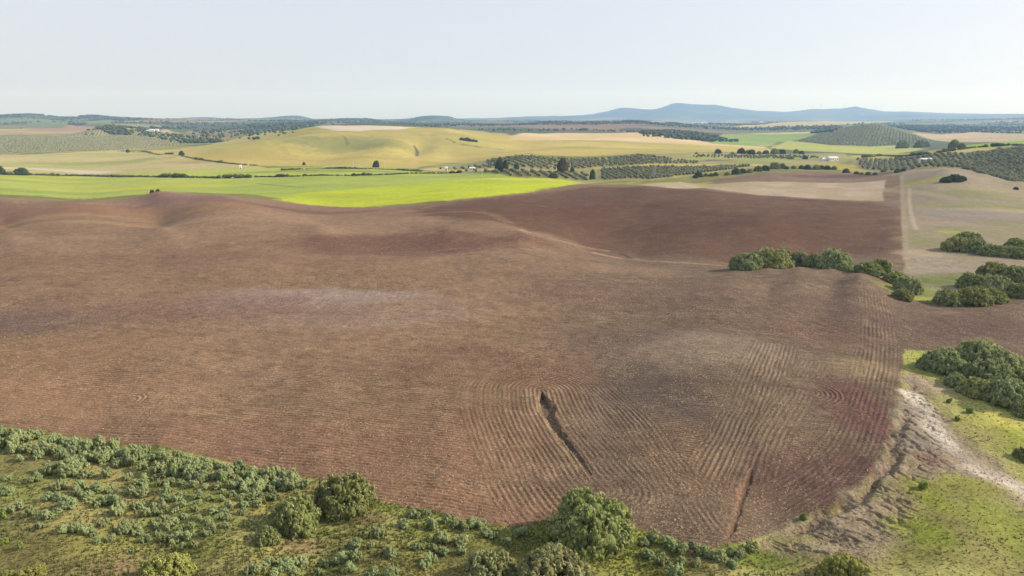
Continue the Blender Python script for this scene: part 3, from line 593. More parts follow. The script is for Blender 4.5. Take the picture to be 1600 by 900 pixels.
# quads that close the ring behind the camera
j = np.arange(NR - 1); QUADS = np.vstack([QUADS, np.stack([(NT - 1) * NR + j, (NT - 1) * NR + j + 1, j + 1, j], 1)])
V = np.stack([X, Y, Z], 1)
gx = np.gradient(V.reshape(NT, NR, 3), axis=0); gy = np.gradient(V.reshape(NT, NR, 3), axis=1)
NRM = np.cross(gy, gx).reshape(-1, 3); NRM *= np.sign(NRM[:, 2:3]); NRM /= np.linalg.norm(NRM, axis=1, keepdims=True)
# wound so that faces look up
p = V[QUADS[:4]]; 
if np.cross(p[0, 1] - p[0, 0], p[0, 2] - p[0, 0])[2] < 0: QUADS = QUADS[:, ::-1]
zq = np.max(np.stack([ZONE[QUADS[:, k]] for k in range(4)]), 0)
LANDS = {}
for k, nm in enumerate(ZN):
    q = QUADS[zq == k]
    if not len(q): continue
    use, inv = np.unique(q.ravel(), return_inverse=True)
    o = mesh_np(nm, V[use], quads=inv.reshape(-1, 4), mat=LAND, smooth=True)
    me = o.data
    at = me.attributes.new('albedo', 'FLOAT_COLOR', 'POINT'); at.data.foreach_set('color', np.hstack([CO[use], np.ones((len(use), 1))]).astype(np.float32).ravel())
    at = me.attributes.new('aux', 'FLOAT_COLOR', 'POINT'); at.data.foreach_set('color', np.stack([FAMP[use], SPK[use], GRS[use], np.ones(len(use))], 1).astype(np.float32).ravel())
    at = me.attributes.new('furrow', 'FLOAT', 'POINT'); at.data.foreach_set('value', FUR[use].astype(np.float32))
    me.normals_split_custom_set_from_vertices(NRM[use].astype(np.float32).tolist())
    tag(o, kind='structure'); LANDS[nm] = o
# the disc of ground under the camera
cv = np.vstack([V[np.arange(NT) * NR], [[0, 0, float(np.mean(Z.reshape(NT, NR)[:, 0]))]]])
tr = [(k, NT, (k + 1) % NT) for k in range(NT)]
o = mesh_np('ground', cv, tris=np.array(tr), mat=LAND, smooth=True)
at = o.data.attributes.new('albedo', 'FLOAT_COLOR', 'POINT'); at.data.foreach_set('color', np.tile(np.append(A(130,126,68), 1), len(cv)).astype(np.float32))
tag(o, kind='structure')

# ------------------------------------------------------------------ sun, sky, air
SUN_AZ, SUN_EL = 86, 29
sd_ = Vector((math.sin(R(SUN_AZ)) * math.cos(R(SUN_EL)), math.cos(R(SUN_AZ)) * math.cos(R(SUN_EL)), math.sin(R(SUN_EL))))
sl = bpy.data.lights.new('sun', 'SUN'); sl.energy = 4.2; sl.angle = R(.55); sl.color = (1, .92, .79)
so = bpy.data.objects.new('sun', sl); COL.objects.link(so); so.rotation_euler = sd_.to_track_quat('Z', 'Y').to_euler()
w = bpy.data.worlds.new('World'); SC.world = w; w.use_nodes = True
nt = w.node_tree; nt.nodes.clear()
wo = nt.nodes.new('ShaderNodeOutputWorld'); bg = nt.nodes.new('ShaderNodeBackground'); sk = nt.nodes.new('ShaderNodeTexSky')
sk.sky_type = 'NISHITA'; sk.sun_disc = False; sk.sun_elevation = R(SUN_EL); sk.sun_rotation = R(SUN_AZ); sk.altitude = 100
sk.air_density = 1.0; sk.dust_density = 2.5; sk.ozone_density = 1.0
hs = nt.nodes.new('ShaderNodeHueSaturation'); hs.inputs['Saturation'].default_value = .45
nt.links.new(sk.outputs[0], hs.inputs['Color']); nt.links.new(cmix(nt, .70, hs.outputs[0], (2.9, 3.0, 3.6)), bg.inputs[0]); bg.inputs[1].default_value = .15
nt.links.new(bg.outputs[0], wo.inputs[0])
SC.view_settings.view_transform = 'Standard'; SC.view_settings.look = 'None'; SC.view_settings.exposure = .6; SC.view_settings.gamma = 1

HZ = 26500.
zb, ztop = float(Z.min()) - 1.5, 900.
hv = np.array([(sx * HZ, sy * HZ, z) for z in (zb, ztop) for sx, sy in ((-1, -1), (1, -1), (1, 1), (-1, 1))])
hm = bpy.data.materials.new('haze'); hm.use_nodes = True; nt = hm.node_tree; nt.nodes.clear()
out = nt.nodes.new('ShaderNodeOutputMaterial'); pv = nt.nodes.new('ShaderNodeVolumePrincipled')
pv.inputs['Color'].default_value = (.31, .545, 1, 1); pv.inputs['Absorption Color'].default_value = (1, 1, 1, 1); pv.inputs['Density'].default_value = 9e-5; pv.inputs['Anisotropy'].default_value = .15
nt.links.new(pv.outputs[0], out.inputs['Volume'])
ho = mesh_np('haze', hv, quads=np.array([(3, 2, 1, 0), (4, 5, 6, 7), (0, 1, 5, 4), (1, 2, 6, 5), (2, 3, 7, 6), (3, 0, 4, 7)]), mat=hm)
tag(ho, kind='stuff')
SC.cycles.volume_max_steps = 64
SC.cycles.max_bounces = 5; SC.cycles.diffuse_bounces = 2; SC.cycles.transmission_bounces = 2; SC.cycles.volume_bounces = 1; SC.cycles.transparent_max_bounces = 4
SC.cycles.use_denoising = True
# ------------------------------------------------------------------ foliage
def leaf_material(name, dark, mid, light, trans=.22, objvar=.16):
    m = bpy.data.materials.new(name); m.use_nodes = True; nt = m.node_tree; nt.nodes.clear()
    out = nt.nodes.new('ShaderNodeOutputMaterial')
    t = attr(nt, 'tint').outputs['Fac']
    cr = nt.nodes.new('ShaderNodeValToRGB'); cr.color_ramp.elements[0].color = (*dark, 1); cr.color_ramp.elements[1].color = (*light, 1)
    e = cr.color_ramp.elements.new(.5); e.color = (*mid, 1); nt.links.new(t, cr.inputs[0])
    oi = nt.nodes.new('ShaderNodeObjectInfo')
    hs = nt.nodes.new('ShaderNodeHueSaturation')
    nt.links.new(maprange(nt, oi.outputs['Random'], 0, 1, 1 - objvar, 1 + objvar), hs.inputs['Value'])
    nt.links.new(maprange(nt, mathn(nt, 'FRACT', mathn(nt, 'MULTIPLY', oi.outputs['Random'], 7.3)), 0, 1, .485, .515), hs.inputs['Hue'])
    nt.links.new(cr.outputs[0], hs.inputs['Color'])
    d = nt.nodes.new('ShaderNodeBsdfDiffuse'); tr = nt.nodes.new('ShaderNodeBsdfTranslucent'); mx = nt.nodes.new('ShaderNodeMixShader'); mx.inputs[0].default_value = trans
    nt.links.new(hs.outputs[0], d.inputs[0]); nt.links.new(hs.outputs[0], tr.inputs[0])
    nt.links.new(d.outputs[0], mx.inputs[1]); nt.links.new(tr.outputs[0], mx.inputs[2]); nt.links.new(mx.outputs[0], out.inputs[0])
    return m
def flat_material(name, c, rough=.8, nscale=None, nvar=.15, metal=0.):
    m = bpy.data.materials.new(name); m.use_nodes = True; nt = m.node_tree; b = nt.nodes['Principled BSDF']
    b.inputs['Base Color'].default_value = (*c, 1); b.inputs['Roughness'].default_value = rough; b.inputs['Metallic'].default_value = metal
    if nscale:
        g = nt.nodes.new('ShaderNodeNewGeometry'); f = noise(nt, g.outputs['Position'], nscale, 4)
        nt.links.new(cmix(nt, f, np.array(c) * (1 - nvar), np.minimum(np.array(c) * (1 + nvar), .95)), b.inputs['Base Color'])
    return m
M_OAK = leaf_material('wild_olive_leaves', (.090, .120, .034), (.275, .305, .110), (.54, .55, .29), .32)
M_GREY = leaf_material('grey_tree_leaves', (.10, .130, .048), (.290, .325, .145), (.54, .56, .33), .32)
M_YEL = leaf_material('yellow_green_leaves', (.14, .15, .035), (.32, .32, .095), (.54, .51, .22), .32)
M_PALE = leaf_material('pale_green_leaves', (.12, .13, .05), (.31, .31, .14), (.56, .54, .30), .32)
M_BUSH = leaf_material('scrub_leaves', (.085, .115, .040), (.31, .36, .165), (.55, .59, .34), .34)
M_OLV = leaf_material('olive_leaves', (.110, .122, .062), (.225, .240, .140), (.350, .365, .240), objvar=.12)
M_DARK = leaf_material('dark_leaves', (.045, .062, .026), (.100, .122, .052), (.185, .205, .095))
M_HEDGE = leaf_material('hedge_leaves', (.065, .085, .030), (.135, .160, .062), (.240, .260, .115))
M_WOOD = leaf_material('far_wood_leaves', (.045, .056, .028), (.075, .092, .045), (.120, .140, .075))
M_RUST = leaf_material('autumn_leaves', (.10, .085, .03), (.17, .13, .05), (.21, .18, .08))
M_GRN = leaf_material('bright_green_leaves', (.08, .13, .025), (.18, .25, .055), (.28, .36, .10))
M_BARK = flat_material('bark', (.09, .07, .05), .9, 3)
M_GRASS = leaf_material('grass_blades', (.120, .135, .040), (.210, .200, .085), (.330, .300, .150), .5, 0)
M_CLOD = leaf_material('soil_clods', (.085, .052, .038), (.18, .115, .082), (.40, .31, .21), 0, 0)

def ico(sub=1):
    t = (1 + 5 ** .5) / 2
    v = [(-1, t, 0), (1, t, 0), (-1, -t, 0), (1, -t, 0), (0, -1, t), (0, 1, t), (0, -1, -t), (0, 1, -t), (t, 0, -1), (t, 0, 1), (-t, 0, -1), (-t, 0, 1)]
    f = [(0, 11, 5), (0, 5, 1), (0, 1, 7), (0, 7, 10), (0, 10, 11), (1, 5, 9), (5, 11, 4), (11, 10, 2), (10, 7, 6), (7, 1, 8), (3, 9, 4), (3, 4, 2), (3, 2, 6), (3, 6, 8), (3, 8, 9), (4, 9, 5), (2, 4, 11), (6, 2, 10), (8, 6, 7), (9, 8, 1)]
    v = [np.array(p) / np.linalg.norm(p) for p in v]
    for _ in range(sub):
        c = {}; nf = []
        def md(a, b):
            k = (min(a, b), max(a, b))
            if k not in c:
                p = v[a] + v[b]; v.append(p / np.linalg.norm(p)); c[k] = len(v) - 1
            return c[k]
        for a, b, d in f:
            x, y, z = md(a, b), md(b, d), md(d, a); nf += [(a, x, z), (b, y, x), (d, z, y), (x, y, z)]
        f = nf
    return np.array(v), np.array(f)
ICO0, ICO1, ICO2 = ico(0), ico(1), ico(2)

class Bag:
    """collects vertices, triangles and a tint per vertex"""
    def __init__(s): s.v = []; s.t = []; s.c = []; s.n = 0
    def add(s, v, t, c):
        s.v.append(np.asarray(v, float)); s.t.append(np.asarray(t) + s.n); s.c.append(np.broadcast_to(np.asarray(c, float), (len(v),))); s.n += len(v)
    def arrays(s): return np.vstack(s.v), np.vstack(s.t), np.concatenate(s.c)
    def mesh(s, name, mat, link=False, smooth=False):
        v, t, c = s.arrays()
        r = mesh_np(name, v, tris=t, mat=mat, smooth=True, link=link)
        me = r.data if link else r
        at = me.attributes.new('tint', 'FLOAT', 'POINT'); at.data.foreach_set('value', c.astype(np.float32))
        return r
def unit(v): return v / np.maximum(np.linalg.norm(v, axis=-1, keepdims=True), 1e-9)
def leaves(bag, pos, nrm, size, tint, g, aspect=.6, jit=.5):
    n = len(pos)
    nn = unit(nrm + g.normal(0, jit, (n, 3)))
    t = unit(np.cross(nn, g.normal(0, 1, (n, 3)))); b = np.cross(nn, t)
    sz = (size * g.uniform(.65, 1.4, n))[:, None]
    v = np.stack([pos - t * sz, pos + b * sz * aspect * .9, pos + t * sz * .9 + nn * sz * .15, pos - b * sz * aspect], 1).reshape(-1, 3)
    q = np.arange(n)[:, None] * 4
    tri = np.concatenate([q + np.array([[0, 1, 2]]), q + np.array([[0, 2, 3]])])
    bag.add(v, tri, np.repeat(tint, 4))
def crown(seed, nl=46, per=300, leaf=.033, lobe=(.15, .27), flat=1., core=True, skirt=14):
    g = np.random.default_rng(seed); b = Bag()
    cs, rs = [], []
    k = 0
    while len(cs) < nl and k < 6000:
        k += 1
        an = g.uniform(0, 2 * math.pi); q = math.sqrt(g.uniform(0, 1)); rl = g.uniform(*lobe)
        edge_ = 1 + .13 * math.sin(3 * an + seed) + .08 * math.sin(5 * an + 2 * seed)
        q_ = q * (1 - rl * .8) * edge_
        top = math.sqrt(max(0, 1 - (q * .97) ** 2.4)) * (.86 + .16 * math.sin(2 * an + 1.7 * seed) * q) * flat
        c = np.array([math.cos(an) * q_, math.sin(an) * q_, max(top - rl * .8, rl * .6) - abs(g.normal(0, .05))])
        if all(np.linalg.norm(c - o) > .80 * (rl + ro) * .85 for o, ro in zip(cs, rs)): cs.append(c); rs.append(rl)
    for a in np.linspace(0, 2 * math.pi, skirt, endpoint=False):
        rl = g.uniform(.16, .25); q = g.uniform(.62, .8); cs.append(np.array([math.cos(a) * q, math.sin(a) * q, rl * g.uniform(.5, 1.1)])); rs.append(rl)
    for c, rl in zip(cs, rs):
        n = int(per * (rl / .26) ** 2); m = 15
        sd = unit(g.normal(0, 1, (m, 3)) + np.array([0, 0, .25])); sr = g.uniform(.20, .44, m); st = g.normal(0, .10, m)
        w_ = g.integers(0, m, n); d = unit(g.normal(0, 1, (n, 3)) + .8 * sd[w_])
        p = c + sd[w_] * (rl * (1.0 - sr[w_] * .5))[:, None] + d * (rl * sr[w_] * g.uniform(.68, 1.32, n))[:, None]
        tone = np.clip(.5 + st[w_] + g.normal(0, .10) + g.normal(0, .13, n), 0, 1)
        leaves(b, p, unit(d + .5 * sd[w_]), leaf, tone, g, .55, .34)
        for q in range(m): b.add(c + sd[q] * (rl * (1.0 - sr[q] * .5)) + ICO0[0] * (rl * sr[q] * .68) * g.uniform(.85, 1.15, (12, 1)), ICO0[1], np.clip(.42 + st[q], 0, 1))
        if core: b.add(c + ICO1[0] * rl * .70, ICO1[1], .3)
    v, t, c = b.arrays()
    v[:, 2] = np.maximum(v[:, 2], -.02)
    ext = np.percentile(np.hypot(v[:, 0], v[:, 1]), 96)
    v[:, :2] /= ext; v[:, 2] /= np.percentile(v[:, 2], 99.5)
    return v, t, c
def crown_mesh(name, mat, **kw):
    v, t, c = crown(**kw); b = Bag(); b.add(v, t, c); return b.mesh(name, mat)
def trunk_mesh(seed, forks=4):
    g = np.random.default_rng(seed); b = Bag()
    def limb(p0, p1, r0, r1, bend):
        n = 6; k = 7; pts = [np.array(p0) * (1 - t) + np.array(p1) * t + np.array(bend) * math.sin(math.pi * t) for t in np.linspace(0, 1, n)]
        v = []
        for i, p in enumerate(pts):
            r = r0 + (r1 - r0) * i / (n - 1)
            for a in range(k):
                an = 2 * math.pi * a / k; v.append(p + r * np.array([math.cos(an), math.sin(an), 0]))
        t = []
        for i in range(n - 1):
            for a in range(k):
                q, w = i * k + a, i * k + (a + 1) % k; t += [(q, w, w + k), (q, w + k, q + k)]
        b.add(v, t, .5)
    limb((0, 0, -.12), (.03, .02, .36), .075, .055, (.02, -.01, 0))
    for f in range(forks):
        a = 2 * math.pi * f / forks + g.uniform(-.3, .3)
        limb((.03, .02, .32), (math.cos(a) * .5, math.sin(a) * .5, g.uniform(.6, .8)), .045, .014, (0, 0, .06))
    return b.mesh('trunk', M_BARK)
OAKS = [crown(seed=s, nl=n, flat=f) for s, n, f in ((1, 60, .85), (2, 50, .95), (3, 66, .8), (4, 44, 1.0), (5, 54, .85))]
def as_mesh(arr, name, mat):
    b = Bag(); b.add(*arr); return b.mesh(name, mat)
CR = {}
def crown_of(k, mat):
    if (k, mat.name) not in CR: CR[(k, mat.name)] = as_mesh(OAKS[k], 'crown', mat)
    return CR[(k, mat.name)]
TRUNKS = [trunk_mesh(s) for s in (1, 2, 3)]

def place_tree(px, py, wpx, hw, label, cat='tree', name='wild_olive_tree', kind=0, mat=None, group=None, dist=None, trunk=True, rot=None, squash=1., push=.6):
    """a tree at a place in the photo: foot row, breadth there and height over breadth"""
    mat = mat or M_OAK
    if dist: a, _ = ray_as(px, py); gx_, gy_ = float(a) * dist, dist
    else: gx_, gy_ = G(px, py)
    dc = math.hypot(gx_, gy_) ** 2 and (gy_ * CP + (ZC - float(z_at(gx_, gy_)[0])) * SP)
    r = wpx / 2 / FPX * dc
    L = math.hypot(gx_, gy_); cx_, cy_ = gx_ + gx_ / L * r * push, gy_ + gy_ / L * r * push
    z = float(z_at(cx_, cy_)[0])
    H = hw * 1.44 * r
    rz = rot if rot is not None else random.uniform(0, 6.28)
    if trunk:
        root = bpy.data.objects.new(name, None); COL.objects.link(root); root.empty_display_size = .5
        root.location = (cx_, cy_, z); root.rotation_euler.z = rz
        c = bpy.data.objects.new('crown', crown_of(kind, mat)); COL.objects.link(c); c.parent = root; c.scale = (r, r * squash, H)
        t = bpy.data.objects.new('trunk', TRUNKS[kind % 3]); COL.objects.link(t); t.parent = root; t.scale = (r * .8, r * .8, H * .9)
    else:
        root = bpy.data.objects.new(name, crown_of(kind, mat)); COL.objects.link(root); root.location = (cx_, cy_, z); root.rotation_euler.z = rz; root.scale = (r, r * squash, H)
    tag(root, label, cat, group); return root

# ---- the trees of the foreground and the clumps on the right
T = place_tree
T(922, 862, 138, .72, 'largest round tree at the lower edge of the ploughed field, dark green and dense', kind=0)
T(541, 806, 92, .80, 'dark green round tree on the field edge above the shadowed slope', kind=1)
T(462, 836, 82, .86, 'light topped round tree casting a long shadow on the grassy slope', kind=3)
T(418, 852, 42, .75, 'low dark tree tucked in the shade of the light topped tree', kind=2)
T(764, 914, 84, .7, 'rounded olive green treetop cut by the picture edge, left of the pale one', kind=4, mat=M_PALE)
T(862, 925, 118, .62, 'broad pale yellowish treetop in front of the largest round tree', kind=2, mat=M_PALE)
T(262, 920, 84, .72, 'yellow green treetop below the grassy slope with scrub', kind=0, mat=M_YEL)
T(1322, 916, 86, .62, 'yellow green treetop below the eroded bank', kind=1, mat=M_YEL)
T(52, 908, 44, .6, 'small yellow green treetop in the bottom corner of the slope', kind=3, mat=M_YEL)
T(12, 916, 40, .6, 'yellowest small treetop at the very corner of the slope', kind=4, mat=M_YEL)
T(1602, 722, 34, .8, 'small lone round tree beside the dirt track, cut by the picture edge', kind=1)
GE = 'trees in the clump above the green verge'
for a in [(1470,584,66,.72,'leftmost tree of the big clump on the green verge',0),(1528,574,78,.68,'rear tree at the top of the big clump on the green verge',2),(1568,590,72,.70,'right rear tree of the big clump, next to the ploughed wedge',4),(1545,606,78,.68,'middle tree of the big clump on the green verge',1),
          (1524,622,52,.70,'small dark front tree of the big clump on the green verge',3),(1572,636,74,.72,'front tree of the big clump, nearest to the dirt track',0),(1492,606,38,.70,'low dark tree in the gap on the left of the big clump',2),(1606,655,48,.72,'foremost low tree of the big clump, cut by the picture edge',1),(1624,620,70,.75,'tree of the big clump running out of the picture',3)]:
    T(a[0], a[1], a[2], a[3], a[4], kind=a[5], group=GE, mat=M_GREY if a[5] != 3 else M_OAK)
GA = 'trees in the clump inside the ploughed field'
for a in [(1165,419,50,.72,'leftmost low tree of the clump in the ploughed field',0,203),(1208,419,58,.72,'front tree left of the gap in the field clump',1,206),(1188,404,50,.80,'rear left tree of the field clump',2,222),(1222,400,46,.85,'tallest rear tree of the field clump',4,228),(1250,408,42,.85,'tree right of the dark gap in the field clump',3,224),
          (1276,412,36,.85,'small dark tree in the middle of the field clump',2,216),(1304,416,52,.80,'big grey green tree ending the right side of the field clump',0,205),(1322,420,22,.6,'low pale bush ending the tail of the field clump',1,200)]:
    T(a[0], a[1], a[2], a[3], a[4], kind=a[5], group=GA, dist=a[6], mat=M_GREY if a[5] in (0, 3) else M_OAK)
GB_ = 'trees in the strip along the field corner'
for a in [(1357,428,46,.56,'leftmost tree of the strip at the corner of the ploughed field',1,194),(1374,424,36,.8,'rear dark tree of the strip at the field corner',2,206),(1400,440,40,.66,'middle tree of the strip at the field corner',4,190),(1420,452,44,.74,'right hand grey tree of the strip at the field corner',0,180),(1410,464,34,.66,'front low tree of the strip beside bright grass',3,170)]:
    T(a[0], a[1], a[2], a[3], a[4], kind=a[5], group=GB_, dist=a[6], mat=M_GREY if a[5] == 0 else M_OAK)
GC = 'trees in the clump below the pasture hill'
for a in [(1484,477,48,.62,'leftmost low tree of the clump below the pasture hill',2),(1520,477,54,.66,'front tree of the clump below the pasture hill, over the field edge',0),(1548,474,46,.66,'front right tree of the clump below the pasture hill',1),(1520,451,48,.62,'dark middle tree on the left of the clump below the pasture hill',3),(1552,456,50,.66,'sunlit middle tree of the clump below the pasture hill',4),(1550,434,48,.66,'rear left tree of the clump below the pasture hill',2),(1584,440,48,.66,'rear right tree of the clump below the pasture hill',0),(1590,466,44,.66,'right front tree of the clump, cut by the picture edge',1),(1612,450,40,.7,'outermost tree of the clump running out of the picture',3)]:
    T(a[0], a[1], a[2], a[3], a[4], kind=a[5], group=GC, mat=M_OAK if a[5] != 4 else M_GREY)
GD = 'trees in the row across the pasture hill'
for a in [(1494,393,44,.66,'leftmost tree of the row on the pasture hill, by yellow grass',0),(1522,395,46,.66,'second tree of the row on the pasture hill',4),(1512,382,42,.60,'tree behind the second one of the row on the pasture hill',3),(1550,400,40,.58,'dark middle tree of the row on the pasture hill',2),(1572,402,40,.58,'fourth front tree of the row on the pasture hill',1),(1596,404,36,.62,'bright green tree ending the row on the pasture hill',0),(1588,390,40,.56,'rear tree near the right end of the row on the pasture hill',4),(1624,406,44,.6,'tree of the row running out of the picture',2)]:
    T(a[0], a[1], a[2], a[3], a[4], kind=a[5], group=GD)
for a in [(1478,286,17,.7,'left bush of the dark patch on the bare pasture hill',0),(1492,285,22,.7,'middle bush of the dark patch on the bare pasture hill',1),(1503,283,14,.7,'right bush of the dark patch on the bare pasture hill',2)]:
    T(a[0], a[1], a[2], a[3], a[4], cat='bush', name='dark_bush', kind=a[5], mat=M_DARK, trunk=False, group='bushes on the pasture hill')
T(1587, 297, 8, .7, 'tiny lone dark bush on the slope of the pasture hill', cat='bush', name='dark_bush', mat=M_DARK, trunk=False)
# ---- trees of the middle distance
for a in [(588,261,10,1.0,'lone dark tree at the foot of the wheat hill',M_DARK,0),(475,257,5,.9,'tiny lone tree at the foot of the wheat hill',M_DARK,1),(284,242,9,.7,'square dark tree at the corner of the wheat and the pale field',M_DARK,2),(200,238,6,.8,'small tree at the tip of the wheat field',M_DARK,3),
          (780,266,14,1.25,'tall dark tree, left one of the pair beside the shed',M_DARK,1),(790,266,11,1.35,'tall dark tree, right one of the pair beside the shed',M_DARK,2),(807,265,9,.9,'rounded dark tree right of the small shed',M_DARK,3),(798,268,7,.6,'low dark bush in front of the small shed',M_DARK,4),
          (879,271,17,1.35,'tall rust tinted poplar among the olive rows',M_RUST,0),(894,269,7,.8,'small dark round tree beside the poplar',M_DARK,1),(926,281,10,1.5,'slender bright green tree where the dirt road starts',M_GRN,2),(864,279,14,.55,'dark bush at the edge of the yellow green field',M_DARK,3),
          (0,272,16,.9,'dark tree at the left end of the hedge, cut by the picture edge',M_DARK,4),(34,273,22,.5,'wide dark bush in the hedge by the pale strip',M_DARK,0),(276,276,14,.45,'dark bush at the middle of the long hedge',M_DARK,1),
          (238,302,7,.8,'left dark bush peeping over the brown mound',M_DARK,1),(247,301,8,.7,'right dark bush peeping over the brown mound',M_DARK,2),(553,274,8,.5,'dark bush in the far part of the long hedge',M_DARK,2),(476,273,6,.5,'small dark bush in the long hedge left of centre',M_DARK,3)]:
    T(a[0], a[1], a[2], a[3] * 1.4, a[4], name='field_tree' if 'tree' in a[4] or 'poplar' in a[4] else 'dark_bush', cat='tree' if 'tree' in a[4] or 'poplar' in a[4] else 'bush', mat=a[5], kind=a[6], trunk=False, dist=(468 if 'mound' in a[4] else None))
gq = 'dark trees in the copse on the wheat hill'
for k, (p, q, w_) in enumerate([(721,219,7),(727,220,8),(733,221,8),(739,221.5,7),(744,222,6),(730,218,6)]):
    T(p, q, w_, .75, 'dark tree of the small copse on the side of the wheat hill', name='copse_tree', mat=M_DARK, kind=k % 5, trunk=False, group=gq)
gq = 'dark bushes along the far edge of the ploughed band'
for k, (p, q, w_) in enumerate([(1086,279,8),(1092,277,13),(1103,276,8),(1111,276,8),(1118,275,9),(1136,274,8),(1150,272.5,16),(1160,271,12),(1172,270,10),(1184,268,14),(1196,267,13),(1210,264,17),(1222,263,13),(1229,264,7),(1240,263,8),(1252,263,9),(1262,264,12),(1275,264,12),(1284,263,9),(1293,264,10),(1303,264,9),(1322,270,11),(1338,272,7),(1346,273,6),(1356,273.5,8),(1367,273.5,7),(1380,269,9),(1402,270,11),(1411,268,8)]):
    T(p, q, w_, .85, 'dark rounded bush along the far edge of the ploughed band', name='edge_bush', cat='bush', mat=(M_HEDGE, M_DARK, M_OAK)[k % 3], kind=k % 5, trunk=False, group=gq)
gq = 'far trees between the pale field and the groves'
for k, (p, q, w_) in enumerate([(1122,240,11),(1144,241,6),(1158,240,14),(1168,240,9),(1174,241,12),(1186,241,8),(1196,241,10),(1210,241,14),(1222,241,12),(1244,240,11),(1252,241,8),(1088,241,5),(1258,248,9),(1236,248,8)]):
    T(p, q, w_, .85, 'grey green tree of the line between the pale fields and the olive rows', name='line_tree', mat=M_OAK if k % 2 else M_DARK, kind=k % 5, trunk=False, group=gq)
gq = 'big trees at the foot of the grove hill'
for k, (p, q, w_, lb) in enumerate([(1410,232,18,'leftmost wide oak at the foot of the round grove hill'),(1436,231,16,'middle wide oak right of the round grove hill'),(1446,230,12,'lower oak right beside the middle one at the grove hill'),(1490,231,18,'rightmost tall oak beyond the pale field strip'),(1560,236,9,'lone tree on the crest of the bright green field'),(1502,232,12,'smaller oak beside the rightmost tall oak')]):
    T(p, q, w_, 1.0, lb, name='oak_tree', mat=M_OAK, kind=k % 5, trunk=False, group=gq)

# ------------------------------------------------------------------ scrub
def bush(seed, blades=760):
    g = np.random.default_rng(seed); b = Bag()
    nl = g.integers(6, 10)
    for k in range(nl):
        a = g.uniform(0, 6.28); q = g.uniform(0, .62) if k else 0
        rl = g.uniform(.30, .46); c = np.array([math.cos(a) * q, math.sin(a) * q, rl * g.uniform(.55, .95)])
        n = blades // nl
        m = 9; sd = unit(g.normal(0, 1, (m, 3)) + np.array([0, 0, .7])); w_ = g.integers(0, m, n)
        d = unit(g.normal(0, 1, (n, 3)) + 1.0 * sd[w_])
        p = c + sd[w_] * rl * .72 + d * (rl * .34 * g.uniform(.7, 1.25, n))[:, None]
        tone = np.clip(g.normal(.5, .10) + g.normal(0, .1, m)[w_] + g.normal(0, .15, n), 0, 1)
        leaves(b, p, unit(d + .6 * sd[w_] + np.array([0, 0, .25])), .060, tone, g, .38, .38)
        b.add(c + ICO0[0] * rl * .62, ICO0[1], .3)
        for q in range(m): b.add(c + sd[q] * rl * .72 + ICO0[0] * (rl * .28) * g.uniform(.8, 1.2, (12, 1)), ICO0[1], .45)
    v, t, c = b.arrays(); v[:, 2] = np.maximum(v[:, 2], -.02)
    v[:, :2] /= np.percentile(np.hypot(v[:, 0], v[:, 1]), 98); v[:, 2] /= np.percentile(v[:, 2], 99)
    return v, t, c
BUSHES = [as_mesh(bush(s), 'scrub_bush', M_BUSH) for s in range(8)]
BUSHG = [as_mesh(bush(20 + s), 'scrub_bush', M_GRN) for s in range(2)]
NB = [0]
def put_bush(px, py, wpx, label, group, hw=.62, mesh=None, name='scrub_bush'):
    g = G(px, py); dc = g[1] * CP + ZC * SP; r = wpx / 2 / FPX * dc
    o = bpy.data.objects.new(name, mesh or random.choice(BUSHES)); COL.objects.link(o)
    o.location = (g[0], g[1], float(z_at(*g)[0]) - .04); o.rotation_euler.z = random.uniform(0, 6.28)
    s = random.uniform(.85, 1.15); o.scale = (r * s, r * random.uniform(.8, 1.1), hw * 2 * r * random.uniform(.85, 1.15))
    tag(o, label, 'bush', group); NB[0] += 1
EDGE = np.array([(-20,664),(0,669),(130,688),(250,703),(380,728),(480,748)], float)
def scatter(n, inside, dmin):
    pts = []; k = 0
    while len(pts) < n and k < 5000:
        k += 1; p = inside()
        if all((p[0] - q[0]) ** 2 + ((p[1] - q[1]) * 1.5) ** 2 > dmin ** 2 for q in pts): pts.append(p)
    return pts
def on_band():
    x = random.uniform(-10, 480); w_ = 27 if x < 400 else 27 - (x - 400) * .24
    return (x, np.interp(x, EDGE[:, 0], EDGE[:, 1]) + 8 + w_ * random.random() ** 1.3)
for p in scatter(68, on_band, 15):
    put_bush(p[0], p[1], random.uniform(20, 31), 'grey green bush in the thick band along the lower edge of the ploughed field', 'bushes in the band along the field edge', .66)
def in_poly(poly):
    xs, ys = [p[0] for p in poly], [p[1] for p in poly]; P_ = np.array(poly, float)
    while True:
        x, y = random.uniform(min(xs), max(xs)), random.uniform(min(ys), max(ys))
        if poly_sd(P_, np.array([x]), np.array([y]))[0] > 0: return (x, y)
DENSE = [(238,735),(300,750),(380,762),(455,760),(430,785),(385,800),(360,822),(322,838),(300,858),(270,862),(246,836),(238,800),(252,775)]
for p in scatter(64, lambda: in_poly(DENSE), 16):
    put_bush(p[0], p[1], random.uniform(14, 23), 'pale grey green bush in the dense scrub patch on the grassy slope', 'bushes in the dense scrub patch', .6)
